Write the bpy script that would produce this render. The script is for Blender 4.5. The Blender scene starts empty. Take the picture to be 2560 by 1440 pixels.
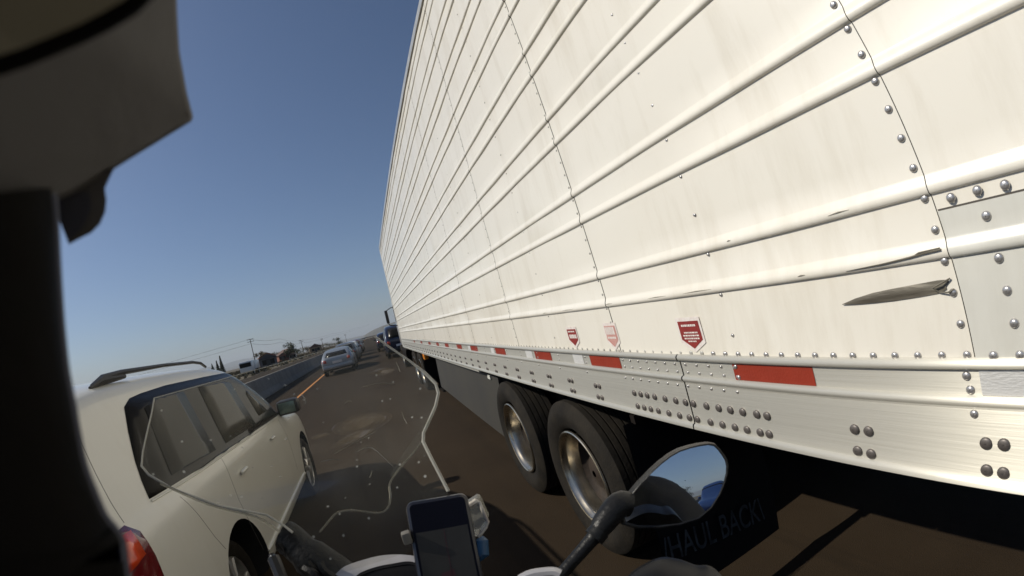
import bpy, bmesh, math, random
from mathutils import Vector, Matrix
from mathutils.bvhtree import BVHTree
random.seed(7)
sc = bpy.context.scene
col = sc.collection
R = math.radians
# ------------------------------------------------------------------ camera (wide action-camera lens)
YAW, PITCH, ROLL, FPX, KD, EYE = .3368, .0272, -.2467, 1100.0, .0808, 1.55
_f = Vector((math.sin(YAW)*math.cos(PITCH), math.cos(YAW)*math.cos(PITCH), math.sin(PITCH)))
_r = Vector((math.cos(YAW), -math.sin(YAW), 0)); _u = _r.cross(_f)
CR = _r*math.cos(ROLL)+_u*math.sin(ROLL); CU = -_r*math.sin(ROLL)+_u*math.cos(ROLL); CF = _f
cd = bpy.data.cameras.new('action_camera'); cam = bpy.data.objects.new('action_camera', cd); col.objects.link(cam)
cam.matrix_world = Matrix(((CR.x, CU.x, -CF.x, 0), (CR.y, CU.y, -CF.y, 0), (CR.z, CU.z, -CF.z, EYE), (0, 0, 0, 1)))
cd.type = 'PANO'; cd.clip_start = .01; cd.clip_end = 40000
cd.sensor_fit = 'HORIZONTAL'; cd.sensor_width = 36; cd.sensor_height = 20.25
cy = cd.cycles if hasattr(cd, 'cycles') and hasattr(cd.cycles, 'fisheye_polynomial_k1') and not hasattr(cd, 'fisheye_polynomial_k1') else cd
import numpy as np
_t = np.linspace(0.01, 1.5, 200); _rm = FPX*(_t+KD*_t**3)/2560*36
_A = np.stack([_rm, _rm**2, _rm**3, _rm**4], 1); _k = np.linalg.lstsq(_A, _t, rcond=None)[0]
cy.panorama_type = 'FISHEYE_LENS_POLYNOMIAL'
cy.fisheye_fov = R(178)
cy.fisheye_polynomial_k0 = 0
for i in range(4): setattr(cy, 'fisheye_polynomial_k%d' % (i+1), -float(_k[i]))
cd.lens = 3.0; cd.dof.use_dof = True; cd.dof.focus_distance = 1.6; cd.dof.aperture_fstop = 1.9
sc.camera = cam
# ------------------------------------------------------------------ sky, sun, exposure
SUN_AZ, SUN_EL = -77.4, 40.0
w = bpy.data.worlds.new('World'); sc.world = w; w.use_nodes = True
nt = w.node_tree; bg = nt.nodes['Background']; sky = nt.nodes.new('ShaderNodeTexSky')
sky.sky_type = 'NISHITA'; sky.sun_disc = False; sky.sun_elevation = R(SUN_EL); sky.sun_rotation = R(SUN_AZ)
sky.air_density = .9; sky.dust_density = 1.0; sky.ozone_density = 5.0; sky.altitude = 0
nt.links.new(sky.outputs[0], bg.inputs[0]); bg.inputs[1].default_value = .078
sl = bpy.data.lights.new('sun', 'SUN'); so = bpy.data.objects.new('sun', sl); col.objects.link(so)
sl.energy = 3.9; sl.angle = R(.5); sl.color = (1, .94, .82)
sd = Vector((math.sin(R(SUN_AZ))*math.cos(R(SUN_EL)), math.cos(R(SUN_AZ))*math.cos(R(SUN_EL)), math.sin(R(SUN_EL))))
so.rotation_euler = sd.to_track_quat('Z', 'Y').to_euler(); so.location = (-20, 5, 30)
sc.view_settings.view_transform = 'Standard'; sc.view_settings.look = 'None'
sc.view_settings.exposure = 0.0; sc.view_settings.gamma = 1; sc.view_settings.use_curve_mapping = False
sc.cycles.max_bounces = 7; sc.cycles.transparent_max_bounces = 16; sc.cycles.caustics_reflective = False
sc.cycles.caustics_refractive = False; sc.cycles.sample_clamp_indirect = 4
sc.cycles.volume_bounces = 0

def at(px, py, r):
    """point seen at photo pixel (px, py), r metres from the lens"""
    dx, dy = px-1280, 720-py; q = math.hypot(dx, dy)+1e-9; t = q/FPX
    for _ in range(20): t -= (FPX*(t+KD*t**3)-q)/(FPX*(1+3*KD*t*t))
    s = math.sin(t)/q
    return Vector((0, 0, EYE)) + r*(s*dx*CR+s*dy*CU+math.cos(t)*CF)

# ------------------------------------------------------------------ helpers
def tag(o, label=None, cat=None, group=None, kind=None):
    for k, v in (('label', label), ('category', cat), ('group', group), ('kind', kind)):
        if v: o[k] = v
    return o
def thing(name, loc, label, cat, group=None, rz=0):
    o = bpy.data.objects.new(name, None); o.empty_display_size = .1; o.location = loc; o.rotation_euler.z = rz; col.objects.link(o)
    return tag(o, label, cat, group)
def root_of(o):
    while o.parent: o = o.parent
    return o
SH = [0.0]      # lean of what is being collected (y per metre of height)
class MB:
    def __init__(s): s.v = []; s.f = []; s.m = []
    def add(s, vs, fs, m=0):
        b = len(s.v); s.v += [Vector(x) for x in vs]; s.f += [tuple(i+b for i in f) for f in fs]; s.m += [m]*len(fs); return s
    def box(s, a, b, m=0, bev=0.0):
        x0, x1 = sorted((a[0], b[0])); y0, y1 = sorted((a[1], b[1])); z0, z1 = sorted((a[2], b[2]))
        if bev <= 0:
            vs = [(x, y, z) for x in (x0, x1) for y in (y0, y1) for z in (z0, z1)]
            return s.add(vs, [(0, 1, 3, 2), (4, 6, 7, 5), (0, 4, 5, 1), (2, 3, 7, 6), (0, 2, 6, 4), (1, 5, 7, 3)], m)
        bm = bmesh.new(); bmesh.ops.create_cube(bm, size=1)
        for v in bm.verts: v.co = Vector(((x0+x1)/2+v.co.x*(x1-x0), (y0+y1)/2+v.co.y*(y1-y0), (z0+z1)/2+v.co.z*(z1-z0)))
        bmesh.ops.bevel(bm, geom=bm.edges[:], offset=bev, segments=2, affect='EDGES', profile=.6)
        bm.verts.index_update(); s.add([v.co.copy() for v in bm.verts], [[v.index for v in f.verts] for f in bm.faces], m); bm.free(); return s
    def tube(s, pts, rad, n=8, m=0, cap=True, up=None):
        pts = [Vector(p) for p in pts]; rr = rad if isinstance(rad, (list, tuple)) else [rad]*len(pts)
        b = len(s.v); prev = None
        for i, p in enumerate(pts):
            t = (pts[min(i+1, len(pts)-1)]-pts[max(i-1, 0)]).normalized()
            if prev is None: a = t.orthogonal().normalized()
            else: a = (prev-t*prev.dot(t)).normalized()
            prev = a; c = t.cross(a)
            for k in range(n):
                th = 2*math.pi*k/n; s.v.append(p+rr[i]*(a*math.cos(th)+c*math.sin(th)))
        for i in range(len(pts)-1):
            for k in range(n):
                k2 = (k+1) % n; s.f.append((b+i*n+k, b+i*n+k2, b+(i+1)*n+k2, b+(i+1)*n+k)); s.m.append(m)
        if cap:
            s.f.append(tuple(b+k for k in reversed(range(n)))); s.m.append(m)
            e = b+(len(pts)-1)*n; s.f.append(tuple(e+k for k in range(n))); s.m.append(m)
        return s
    def lathe(s, prof, c, axis='x', n=48, m=0, a0=0):
        """prof: (along axis, radius)"""
        b = len(s.v); c = Vector(c)
        for (h, r) in prof:
            for k in range(n):
                th = 2*math.pi*k/n+a0; u, v = r*math.cos(th), r*math.sin(th)
                s.v.append(c+Vector({'x': (h, u, v), 'y': (u, h, v), 'z': (u, v, h)}[axis]))
        for i in range(len(prof)-1):
            for k in range(n):
                k2 = (k+1) % n; s.f.append((b+i*n+k, b+i*n+k2, b+(i+1)*n+k2, b+(i+1)*n+k)); s.m.append(m)
        return s
    def grid(s, rows, m=0, closed=False):
        b = len(s.v); nc = len(rows[0])
        for r in rows: s.v += [Vector(p) for p in r]
        for i in range(len(rows)-1):
            for k in range(nc if closed else nc-1):
                k2 = (k+1) % nc; s.f.append((b+i*nc+k, b+i*nc+k2, b+(i+1)*nc+k2, b+(i+1)*nc+k)); s.m.append(m)
        return s
    def ball(s, c, r, sc3=(1, 1, 1), nu=12, nv=8, m=0):
        rows = [[(c[0]+r*sc3[0]*math.sin(a)*math.cos(b), c[1]+r*sc3[1]*math.sin(a)*math.sin(b), c[2]+r*sc3[2]*math.cos(a)) for b in [2*math.pi*j/nu for j in range(nu)]] for a in [math.pi*(i+.02)/(nv+.04) for i in range(nv+1)]]
        return s.grid(rows, m, True)
    def slab(s, pts, d, m=0):
        """closed outline pts (front face) pushed by vector/list d to its back face"""
        n = len(pts); d = d if isinstance(d, list) else [d]*n
        s.add([Vector(p) for p in pts]+[Vector(p)+Vector(q) for p, q in zip(pts, d)], [tuple(range(n)), tuple(reversed(range(n, 2*n)))]+[(i, i+n, (i+1) % n+n, (i+1) % n) for i in range(n)], m); return s
    def build(s, name, mat, parent=None, smooth=True, ang=40, world=True, fix=True):
        me = bpy.data.meshes.new(name); o = bpy.data.objects.new(name, me); col.objects.link(o)
        off = Vector((0, 0, 0))
        if parent is not None:
            o.parent = parent
            if world: off = root_of(parent).location
        sh = SH[0]
        me.from_pydata([(v.x-off.x, v.y+sh*(v.z-EYE)-off.y, v.z-off.z) for v in s.v], [], s.f)
        for mm in (mat if isinstance(mat, (list, tuple)) else [mat]): me.materials.append(mm)
        me.polygons.foreach_set('material_index', s.m)
        if fix:
            bm = bmesh.new(); bm.from_mesh(me); bmesh.ops.recalc_face_normals(bm, faces=bm.faces[:]); bm.to_mesh(me); bm.free()
        if smooth:
            me.polygons.foreach_set('use_smooth', [True]*len(me.polygons)); me.set_sharp_from_angle(angle=R(ang))
        me.update(); return o
def copy_tree(o, parent=None):
    c = o.copy(); col.objects.link(c); c.parent = parent
    for ch in [x for x in ALL_CH.get(o.name, [])]: copy_tree(ch, c)
    return c
ALL_CH = {}
def index_children():
    ALL_CH.clear()
    for o in bpy.data.objects:
        if o.parent: ALL_CH.setdefault(o.parent.name, []).append(o)

# ------------------------------------------------------------------ materials
def M(name, c, rough=.6, metal=0, c2=None, sc_=4, bump=0, bsc=30, stretch=None, coat=0, spec=.5, detail=4, ramp=(.35, .7), emis=None, rvar=0, coord='Object'):
    m = bpy.data.materials.new(name); m.use_nodes = True; n = m.node_tree.nodes; l = m.node_tree.links; p = n['Principled BSDF']
    p.inputs['Base Color'].default_value = (*c, 1); p.inputs['Roughness'].default_value = rough; p.inputs['Metallic'].default_value = metal
    p.inputs['Coat Weight'].default_value = coat; p.inputs['Coat Roughness'].default_value = .06; p.inputs['Specular IOR Level'].default_value = spec
    tc = n.new('ShaderNodeTexCoord'); mp = n.new('ShaderNodeMapping'); l.new(tc.outputs[coord], mp.inputs[0])
    if stretch: mp.inputs['Scale'].default_value = stretch
    if c2:
        nz = n.new('ShaderNodeTexNoise'); nz.inputs['Scale'].default_value = sc_; nz.inputs['Detail'].default_value = detail; nz.inputs['Roughness'].default_value = .62; l.new(mp.outputs[0], nz.inputs[0])
        rp = n.new('ShaderNodeValToRGB'); rp.color_ramp.elements[0].position = ramp[0]; rp.color_ramp.elements[1].position = ramp[1]
        rp.color_ramp.elements[0].color = (*c, 1); rp.color_ramp.elements[1].color = (*c2, 1)
        l.new(nz.outputs[0], rp.inputs[0]); l.new(rp.outputs[0], p.inputs['Base Color'])
        if rvar:
            mr = n.new('ShaderNodeMapRange'); mr.inputs[3].default_value = rough-rvar; mr.inputs[4].default_value = rough+rvar; l.new(nz.outputs[0], mr.inputs[0]); l.new(mr.outputs[0], p.inputs['Roughness'])
    if bump:
        nb = n.new('ShaderNodeTexNoise'); nb.inputs['Scale'].default_value = bsc; nb.inputs['Detail'].default_value = 5; l.new(mp.outputs[0], nb.inputs[0])
        b = n.new('ShaderNodeBump'); b.inputs['Strength'].default_value = bump; b.inputs['Distance'].default_value = .01; l.new(nb.outputs[0], b.inputs['Height']); l.new(b.outputs[0], p.inputs['Normal'])
    if emis:
        p.inputs['Emission Color'].default_value = (*emis[:3], 1); p.inputs['Emission Strength'].default_value = emis[3]
    return m
def streaks(m, colr=(.35, .3, .22), amount=.35, stretch=(1, 2.2, .35), sc_=3):
    """grime running down a panel, mixed over the base colour"""
    n = m.node_tree.nodes; l = m.node_tree.links; p = n['Principled BSDF']; lk = p.inputs['Base Color'].links
    tc = n.new('ShaderNodeTexCoord'); mp = n.new('ShaderNodeMapping'); mp.inputs['Scale'].default_value = stretch; l.new(tc.outputs['Object'], mp.inputs[0])
    nz = n.new('ShaderNodeTexNoise'); nz.inputs['Scale'].default_value = sc_; nz.inputs['Detail'].default_value = 8; nz.inputs['Roughness'].default_value = .7; l.new(mp.outputs[0], nz.inputs[0])
    mr = n.new('ShaderNodeMapRange'); mr.inputs[1].default_value = .5; mr.inputs[2].default_value = .85; mr.inputs[4].default_value = amount; l.new(nz.outputs[0], mr.inputs[0])
    mx = n.new('ShaderNodeMix'); mx.data_type = 'RGBA'; l.new(mr.outputs[0], mx.inputs[0]); mx.inputs[7].default_value = (*colr, 1)
    if lk: l.new(lk[0].from_socket, mx.inputs[6])
    else: mx.inputs[6].default_value = p.inputs['Base Color'].default_value
    l.new(mx.outputs[2], p.inputs['Base Color'])
    return m
TW = streaks(M('white_aluminium_panel', (.84, .80, .71), .38, 0, (.81, .765, .67), 1.3, .03, 14, rvar=.06, coat=.35), (.5, .43, .31), .5)
TG = streaks(M('grey_patch_panel', (.70, .685, .62), .32, 0, (.63, .62, .565), 3, .05, 20), (.4, .37, .3), .4)
ALU = M('brushed_aluminium', (.69, .665, .585), .42, .5, (.62, .595, .52), 3, .10, 60, stretch=(1, .04, 2.0), detail=6, rvar=.07)
_n = ALU.node_tree; _t = _n.nodes.new('ShaderNodeCombineXYZ'); _t.inputs[2].default_value = 1; _n.links.new(_t.outputs[0], _n.nodes['Principled BSDF'].inputs['Tangent']); _n.nodes['Principled BSDF'].inputs['Anisotropic'].default_value = .92
ALUE = M('aluminium_edge', (.8, .78, .72), .3, .6, (.66, .64, .58), 8, .1, 40)
RIV = M('rivet_metal', (.62, .60, .58), .28, .7, (.45, .43, .42), 60)
RIVP = M('painted_rivet', (.55, .53, .48), .35, .2, (.42, .40, .36), 40)
BLT = M('dull_bolt', (.2, .18, .165), .45, .5, (.12, .105, .1), 60)
GAP = M('panel_gap', (.09, .08, .07), .9)
TAPR = M('red_reflective_tape', (.30, .040, .022), .35, 0, (.25, .033, .018), 14, .1, 160)
TAPW = M('silver_reflective_tape', (.92, .91, .88), .55, .6, (.82, .81, .79), 30, .12, 220, stretch=(1, .3, 1))
DECR = M('decal_red', (.28, .035, .03), .5, 0, (.22, .028, .025), 20)
DECW = M('decal_white', (.82, .77, .72), .5, 0, (.7, .6, .55), 60)
DECF = M('decal_faded_red', (.52, .22, .19), .6, 0, (.6, .38, .33), 25)
RUB = M('tyre_rubber', (.010, .0085, .007), .85, 0, (.022, .018, .013), 9, .3, 60, spec=.25)
RIM = M('polished_rim', (.66, .60, .49), .24, .95, (.42, .37, .29), 6, .05, 30)
RIMD = M('rusty_hub', (.035, .022, .014), .75, .1, (.018, .013, .010), 14, .3, 40)
UND = M('grimy_undercarriage', (.010, .009, .008), .85, 0, (.017, .013, .011), 6, .2, 20, spec=.1)
SKR = M('grey_skirt_panel', (.052, .049, .042), .6, 0, (.040, .039, .037), 2.2, .05, 12)
FLP = M('black_mud_flap', (.006, .006, .007), .6, 0, (.009, .008, .008), 9, .15, 40, spec=.12)
LET = M('faded_flap_lettering', (.11, .13, .155), .7, 0, (.03, .035, .04), 30)
ORG = M('amber_lens', (.75, .28, .02), .25, 0, (.5, .13, .01), 40)
WPAINT = streaks(M('white_car_paint', (.69, .68, .615), .3, 0, (.66, .65, .585), 1.2, coat=.6), (.4, .36, .28), .18)
GLS = M('tinted_car_glass', (.016, .015, .013), .2, 0, (.022, .02, .017), 2, spec=.12)
GLF = M('clear_car_glass', (.075, .071, .058), .2, 0, (.055, .052, .043), 3, spec=.15)
BLKP = M('black_plastic', (.018, .018, .018), .45, 0, (.03, .029, .027), 30, .1, 90)
CHR = M('chrome', (.8, .79, .76), .12, 1)
RED = M('red_lens', (.80, .085, .02), .12, 0, (.45, .03, .010), 10, coat=1)
REDD = M('dark_red_lens', (.12, .006, .008), .15, coat=1)
WHL = M('alloy', (.5, .49, .47), .3, .8)
DARK = M('dark_recess', (.008, .008, .008), .9)

# ------------------------------------------------------------------ ground and road (setting)
def sheet(name, x0, x1, y0, y1, z, mat, nx=2, ny=2):
    m = MB(); m.grid([[(x0+(x1-x0)*i/nx, y0+(y1-y0)*j/ny, z) for i in range(nx+1)] for j in range(ny+1)])
    return tag(m.build(name, mat, smooth=False), kind='structure')
EARTH = M('dry_earth', (.11, .085, .052), .95, 0, (.07, .06, .036), .06, .5, .5, detail=9)
ASPH = M('asphalt', (.0285, .0190, .0108), .9, 0, (.040, .0272, .0158), 1.1, .55, 160, spec=.15, detail=10, ramp=(.3, .75))
nn = ASPH.node_tree; ns = nn.nodes.new('ShaderNodeTexNoise'); ns.inputs['Scale'].default_value = 190; ns.inputs['Detail'].default_value = 2
mxx = nn.nodes.new('ShaderNodeMix'); mxx.data_type = 'RGBA'; mxx.blend_type = 'MULTIPLY'; mxx.inputs[0].default_value = .7
src = nn.nodes['Principled BSDF'].inputs['Base Color'].links[0].from_socket
rr_ = nn.nodes.new('ShaderNodeMapRange'); rr_.inputs[1].default_value = .3; rr_.inputs[2].default_value = .7; rr_.inputs[3].default_value = .55; rr_.inputs[4].default_value = 1.4
tcc = nn.nodes.new('ShaderNodeTexCoord'); nn.links.new(tcc.outputs['Object'], ns.inputs[0]); nn.links.new(ns.outputs[0], rr_.inputs[0]); nn.links.new(rr_.outputs[0], mxx.inputs[7]); nn.links.new(src, mxx.inputs[6]); nn.links.new(mxx.outputs[2], nn.nodes['Principled BSDF'].inputs['Base Color'])
streaks(ASPH, (.011, .0085, .006), .75, (2.2, .05, 1), 1.6)
sheet('ground', -9000, 9000, -6000, 16000, -.10, EARTH, 4, 4)
sheet('road', -5.2, 8.5, -300, 2500, 0, ASPH)
sheet('road', -17.5, -5.6, -300, 2500, 0, ASPH)
LINE = M('orange_line_paint', (.62, .26, .05), .6, 0, (.5, .20, .04), 12, .1, 60)
WLN = M('white_line_paint', (.6, .58, .52), .6, 0, (.4, .38, .34), 12)
sheet('road_marking', -3.2, -3.08, -300, 1500, .004, LINE)
tag(bpy.data.objects['road_marking'], kind='structure')
m = MB()
for y in range(-60, 400, 15): m.box((4.45, y, .002), (4.57, y+4, .006))
tag(m.build('road_marking', WLN, smooth=False), kind='structure')

# ------------------------------------------------------------------ trailer
SH[0] = .093
XS = .87
YF, YR = 13.05, -.75
tr = thing('semi_trailer', (2.17, 6, 0), 'long white ribbed box trailer with riveted panels and red and white tape', 'trailer')
ribs = []
z = 1.434
ribz = [1.434, 1.545, 1.771, 1.884, 2.115, 2.228, 2.454, 2.571, 2.802, 2.903, 3.114, 3.229, 3.45, 3.56, 3.785, 3.895]
RP = [(0, 0), (.0012, -.0045), (.0045, -.0078), (.011, -.0092), (.019, -.0078), (.027, -.0037), (.033, -.0008), (.037, 0)]
prof = [(1.25, 0)]
for zb in ribz:
    zl = prof[-1][0]; k = max(1, int((zb-zl)/.045))
    for j in range(1, k): prof.append((zl+(zb-zl)*j/k, 0))
    prof += [(zb+a, b) for a, b in RP]
prof += [(3.97, 0), (4.0, 0)]
SEAMGAP = .001
seams = [.289+1.181*k for k in range(-1, 11)]
edges = [YR]+[s for s in seams if YR < s < YF-.3]+[YF]
wallmb = MB()
def wav(y, z, k):
    e = min(1, abs(math.sin(math.pi*(y-.289)/1.181))*2)
    return e*(.0012*math.sin(5.3*y+1.7*z+k)+.0016*math.sin(1.9*z*3.1+2.3*k)*math.sin(2.66*(y-.289))+.0007*math.sin(13*y-4*z))
for i in range(len(edges)-1):
    a, b = edges[i]+(.0009 if i == 1 else .0027), edges[i+1]-(.0009 if i == 0 else .0027); n = 14
    lap = 0
    rows = []
    for j in range(n+1):
        y = a+(b-a)*j/n
        rows.append([(XS-lap+d+(wav(y, zz, i*2.1) if d == 0 else wav(y, zz, i*2.1)*.4), y, zz) for zz, d in prof])
    wallmb.grid(rows)
wall = wallmb.build('side_wall', TW, tr, ang=60)
m = MB(); m.box((XS+.006, YR+.01, 1.2), (XS+.05, YF-.01, 4.03)); m.build('wall_core', GAP, tr, smooth=False)
m = MB(); m.box((XS+.052, YR, 1.19), (XS+2.6, YF-.002, 4.045)); m.build('box_shell', TW, tr, smooth=False)
m = MB(); m.grid([[(x, y, zz) for x, zz in ((XS-.004, 3.985), (XS-.014, 3.99), (XS-.016, 4.05), (XS-.004, 4.072), (XS+.05, 4.08), (XS+2.6, 4.08))] for y in (YR, YF)])
m.build('top_rail', ALUE, tr)
m = MB(); m.box((XS-.012, YF, 1.0), (XS+2.61, YF+.05, 4.08), bev=.02); m.build('front_wall', TW, tr)
# corner posts
m = MB(); m.box((XS-.018, YR-.06, 1.0), (XS+2.62, YR, 4.08), bev=.01); m.build('rear_frame', ALUE, tr)
# patch plate behind the last seam
pp = [(1.252, 0), (1.434-.004, 0)]
rows = []
for j in range(9):
    y = YR+.02+(.2865-YR-.02)*j/8
    rows.append([(XS-.004+d, y, zz) for zz, d in [(1.252, 0), (1.3, -.0003), (1.38, -.0008), (1.432, 0)]+[(1.434+a, b) for a, b in RP]+[(1.49, -.0005), (1.515, 0), (1.5155, .004)]])
m = MB(); m.grid(rows); m.grid([[(XS-.004, .2865, 1.252), (XS-.004, .2865, 1.515)], [(XS+.003, .287, 1.252), (XS+.003, .287, 1.515)]])
plate = m.build('patch_plate', TG, tr)
m = MB(); m.box((XS-.0025, YR+.02, 1.5155), (XS+.001, .286, 1.5185)); m.build('plate_edge_line', GAP, wall, smooth=False)
# scrape with torn metal
TOR = M('scraped_metal', (.13, .115, .09), .5, .3, (.24, .22, .175), 22, .3, 60, stretch=(1, .25, 1.2))
m = MB()
up = [(.535, 1.3735), (.50, 1.383), (.46, 1.390), (.42, 1.3935), (.37, 1.3965), (.325, 1.399), (.305, 1.398)]
dn = [(.535, 1.3725), (.50, 1.3705), (.46, 1.3700), (.42, 1.3705), (.37, 1.3725), (.33, 1.3755), (.312, 1.381)]
m.grid([[(XS-.0022, y, zz) for y, zz in up], [(XS-.006+.004*abs(i-3)/3, up[i][0], (up[i][1]*2+dn[i][1])/3) for i in range(7)], [(XS-.001-.002, dn[i][0], (up[i][1]+dn[i][1]*2)/3) for i in range(7)], [(XS-.002, y, zz) for y, zz in dn]])
m.build('scrape', TOR, wall)
m = MB(); m.tube([(XS-.0115, .30, 1.452), (XS-.0125, .33, 1.451), (XS-.0115, .36, 1.4475), (XS-.011, .42, 1.4435), (XS-.009, .50, 1.4405)], [.0018, .002, .0018, .0013, .0004], 6)
m.tube([(XS-.012, .30, 1.455), (XS-.0135, .34, 1.453), (XS-.0115, .35, 1.45)], [.0012, .0016, .0006], 6)
m.tube([(XS-.004, .300, 1.400), (XS-.012, .318, 1.394), (XS-.010, .334, 1.388), (XS-.004, .326, 1.378), (XS-.009, .308, 1.377), (XS-.004, .298, 1.381)], .0016, 6)
m.build('torn_edge', TOR, wall)
# scuffs along ribs
SCF = M('rub_scuff', (.34, .31, .25), .6)
for (y, zz, L) in ((.6, 1.446, .02), (1.42, 1.447, .05), (1.75, 1.446, .12), (2.05, 1.446, .05), (.45, 1.557, .05), (.78, 1.56, .012), (1.1, 1.4465, .1), (.9, 1.4465, .12)):
    m = MB(); m.tube([(XS-.0090, y, zz), (XS-.0097, y+L*.5, zz+.001), (XS-.0090, y+L, zz-.001)], [.0004, .0016, .0004], 5); m.build('rib_scuff', SCF, wall)
# rail
RPF = [(1.2585, -.001), (1.2575, -.010), (1.252, -.0155), (1.245, -.0155), (1.239, -.011), (1.2375, -.004), (1.214, -.0035), (1.190, -.004), (1.1885, -.011), (1.184, -.0155), (1.177, -.0155), (1.172, -.011), (1.169, -.0085), (1.1665, -.0085), (1.166, -.0065), (1.1655, -.0085), (1.15, -.009), (1.12, -.009), (1.08, -.009), (1.04, -.009), (1.033, -.010), (1.030, -.017), (1.024, -.0195), (1.016, -.0195), (1.0115, -.014), (1.0105, .06)]
m = MB()
for a, b in ((YR-.03, 1.127), (1.133, 6.99), (6.996, YF+.02)):
    m.grid([[(XS+d, a+(b-a)*j/6, zz) for zz, d in RPF] for j in range(7)])
rail = m.build('bottom_rail', ALU, tr, ang=45)
m = MB(); m.box((XS-.002, 3.98, .985), (XS+.03, YF, 1.0105)); m.build('rail_lip', ALU, rail, smooth=False)
m = MB(); m.box((XS+.003, YR, 1.02), (XS+.02, YF, 1.25)); m.build('rail_backing', GAP, rail, smooth=False)
# tape
tp = MB()
for a, b in ((.651, .907), (1.49, 1.734), (2.163, 2.397), (2.969, 3.213), (3.778, 4.04), (4.45, 4.709), (5.218, 5.47), (5.97, 6.2), (6.8, 7.05), (7.9, 8.15), (9.2, 9.45)):
    m = MB(); m.grid([[(XS-.0052, y, 1.191+.0455*i/3-(.0 if i else 0)) for i in range(4)] for y in (a, (a+b)/2, b)]); m.build('red_reflective_tape', TAPR, rail, smooth=False)
for a, b in ((-.35, .285), (1.80, 1.90), (2.44, 2.55), (3.25, 3.34), (4.06, 4.15)):
    m = MB(); m.grid([[(XS-.0052, y, 1.191+.0455*i/3) for i in range(4)] for y in (a, (a+b)/2, b)]); m.build('silver_reflective_tape', TAPW, rail, smooth=False)
# rivets and bolts: (y, z, x, radius, kind)
rv = []
zz = 1.263
while zz < 3.97:
    for s in seams:
        if s > YR: rv.append((s+.0135, zz, XS-.0005, .0077 if s < 1 else .0052))
    zz += .0557
zz = 1.315
while zz < 3.9:
    for s in seams:
        if any(0 <= zz-q <= .037 for q in ribz): continue
        rv.append((s+.5905, zz, XS-.0005, .0052))
    zz += .1122
y = .302
while y < YF:
    rv.append((y, 1.263, XS-.0005, .0075 if y < 1.1 else .0058)); y += .048
for y, zz in ((.256, 1.532), (.209, 1.533), (.163, 1.531), (.117, 1.532), (.208, 1.491), (.208, 1.422), (.208, 1.369), (.208, 1.315), (.208, 1.262), (.254, 1.262), (.162, 1.262), (.116, 1.262), (.07, 1.262)):
    rv.append((y, zz, XS-.0045, .0085))
rr = [(y, zz, XS-.004, .0085) for y, zz in ((.309, 1.226), (.306, 1.2), )]+[(.304, 1.157, XS-.009, .008)]
for k in range(12):
    y = 1.47-.0517*k
    if abs(y-1.13) > .01: rr += [(y, 1.226, XS-.0045, .0048), (y-.003, 1.2, XS-.0045, .0048), (y+.008, 1.157, XS-.009, .005)]
for k in range(40):
    y = 1.78+.29*k
    rr += [(y, 1.2265, XS-.0045, .0045), (y, 1.2005, XS-.0045, .0045), (y+.01, 1.157, XS-.009, .005)]
rr += [(.895, 1.229, XS-.0055, .0062), (.893, 1.199, XS-.0055, .0062)]
bl = [(.288, 1.103), (.255, 1.104), (.291, 1.050), (.26, 1.049), (.569, 1.099), (.535, 1.099), (.571, 1.048), (.538, 1.046)]
bl += [(yy, 1.1) for yy in (.821, .856, .907, .954, 1.001, 1.053, 1.112, 1.15, 1.199, 1.256, 1.315, 1.360, 1.401, 1.443)]
bl += [(yy, 1.048) for yy in (.828, .859, .906, .952, 1.002, 1.053, 1.112, 1.15, 1.199, 1.256, 1.315, 1.360, 1.401, 1.443)]
bl += [(-.02, 1.103), (-.055, 1.103), (-.02, 1.05), (-.055, 1.05)]
k = 0
while 1.709+.2667*k < YF-.2:
    for dy in (0, .034):
        bl += [(1.709+.2667*k+dy, 1.1), (1.712+.2667*k+dy, 1.048)]
    k += 1
def dome(mb, y, zz, x, r, n=12, h=.62, flat=False):
    rings = [(1.0, 0), (.97, .35), (.8, .75), (.45, .97), (.1, 1.0)]
    if flat: rings = [(1.0, 0), (1.0, .6), (.85, .85), (.4, 1), (.1, 1.0)]
    mb.grid([[(x-r*h*q, y+r*p*math.cos(2*math.pi*j/n), zz+r*p*math.sin(2*math.pi*j/n)) for j in range(n)] for p, q in rings], 0, True)
def scatter(lst, name, mat, parent, flat=False, h=.62, nmax=100, smalln=6):
    lst = sorted(lst, key=lambda q: (math.hypot(q[0], q[1]-EYE, XS))/q[3])
    off = root_of(parent).location; proto = {}
    big, rest = lst[:nmax], lst[nmax:]
    for (y, zz, x, r) in big:
        if r not in proto:
            mb = MB(); dome(mb, 0, 0, 0, r, 14, h, flat)
            me = bpy.data.meshes.new(name); me.from_pydata([tuple(v) for v in mb.v], [], mb.f); me.materials.append(mat)
            me.polygons.foreach_set('use_smooth', [True]*len(me.polygons)); proto[r] = me
        o = bpy.data.objects.new(name, proto[r]); col.objects.link(o); o.parent = parent
        o.location = (x-off.x, y+SH[0]*(zz-EYE)-off.y, zz-off.z)
    if rest:
        mb = MB()
        for (y, zz, x, r) in rest: dome(mb, y, zz, x, r, 8 if y < 3 else 5, h, flat)
        tag(mb.build(name, mat, parent, fix=False), kind='stuff')
scatter([q for q in rv if q[0] < 1.0], 'rivet', RIV, wall, nmax=70)
scatter([q for q in rv if q[0] >= 1.0], 'rivet', RIVP, wall, nmax=30, h=.4)
scatter(rr, 'rail_rivet', RIV, rail)
scatter([(y, zz, XS-.009, .0115) for y, zz in bl], 'bolt', BLT, rail, True, .55)
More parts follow.
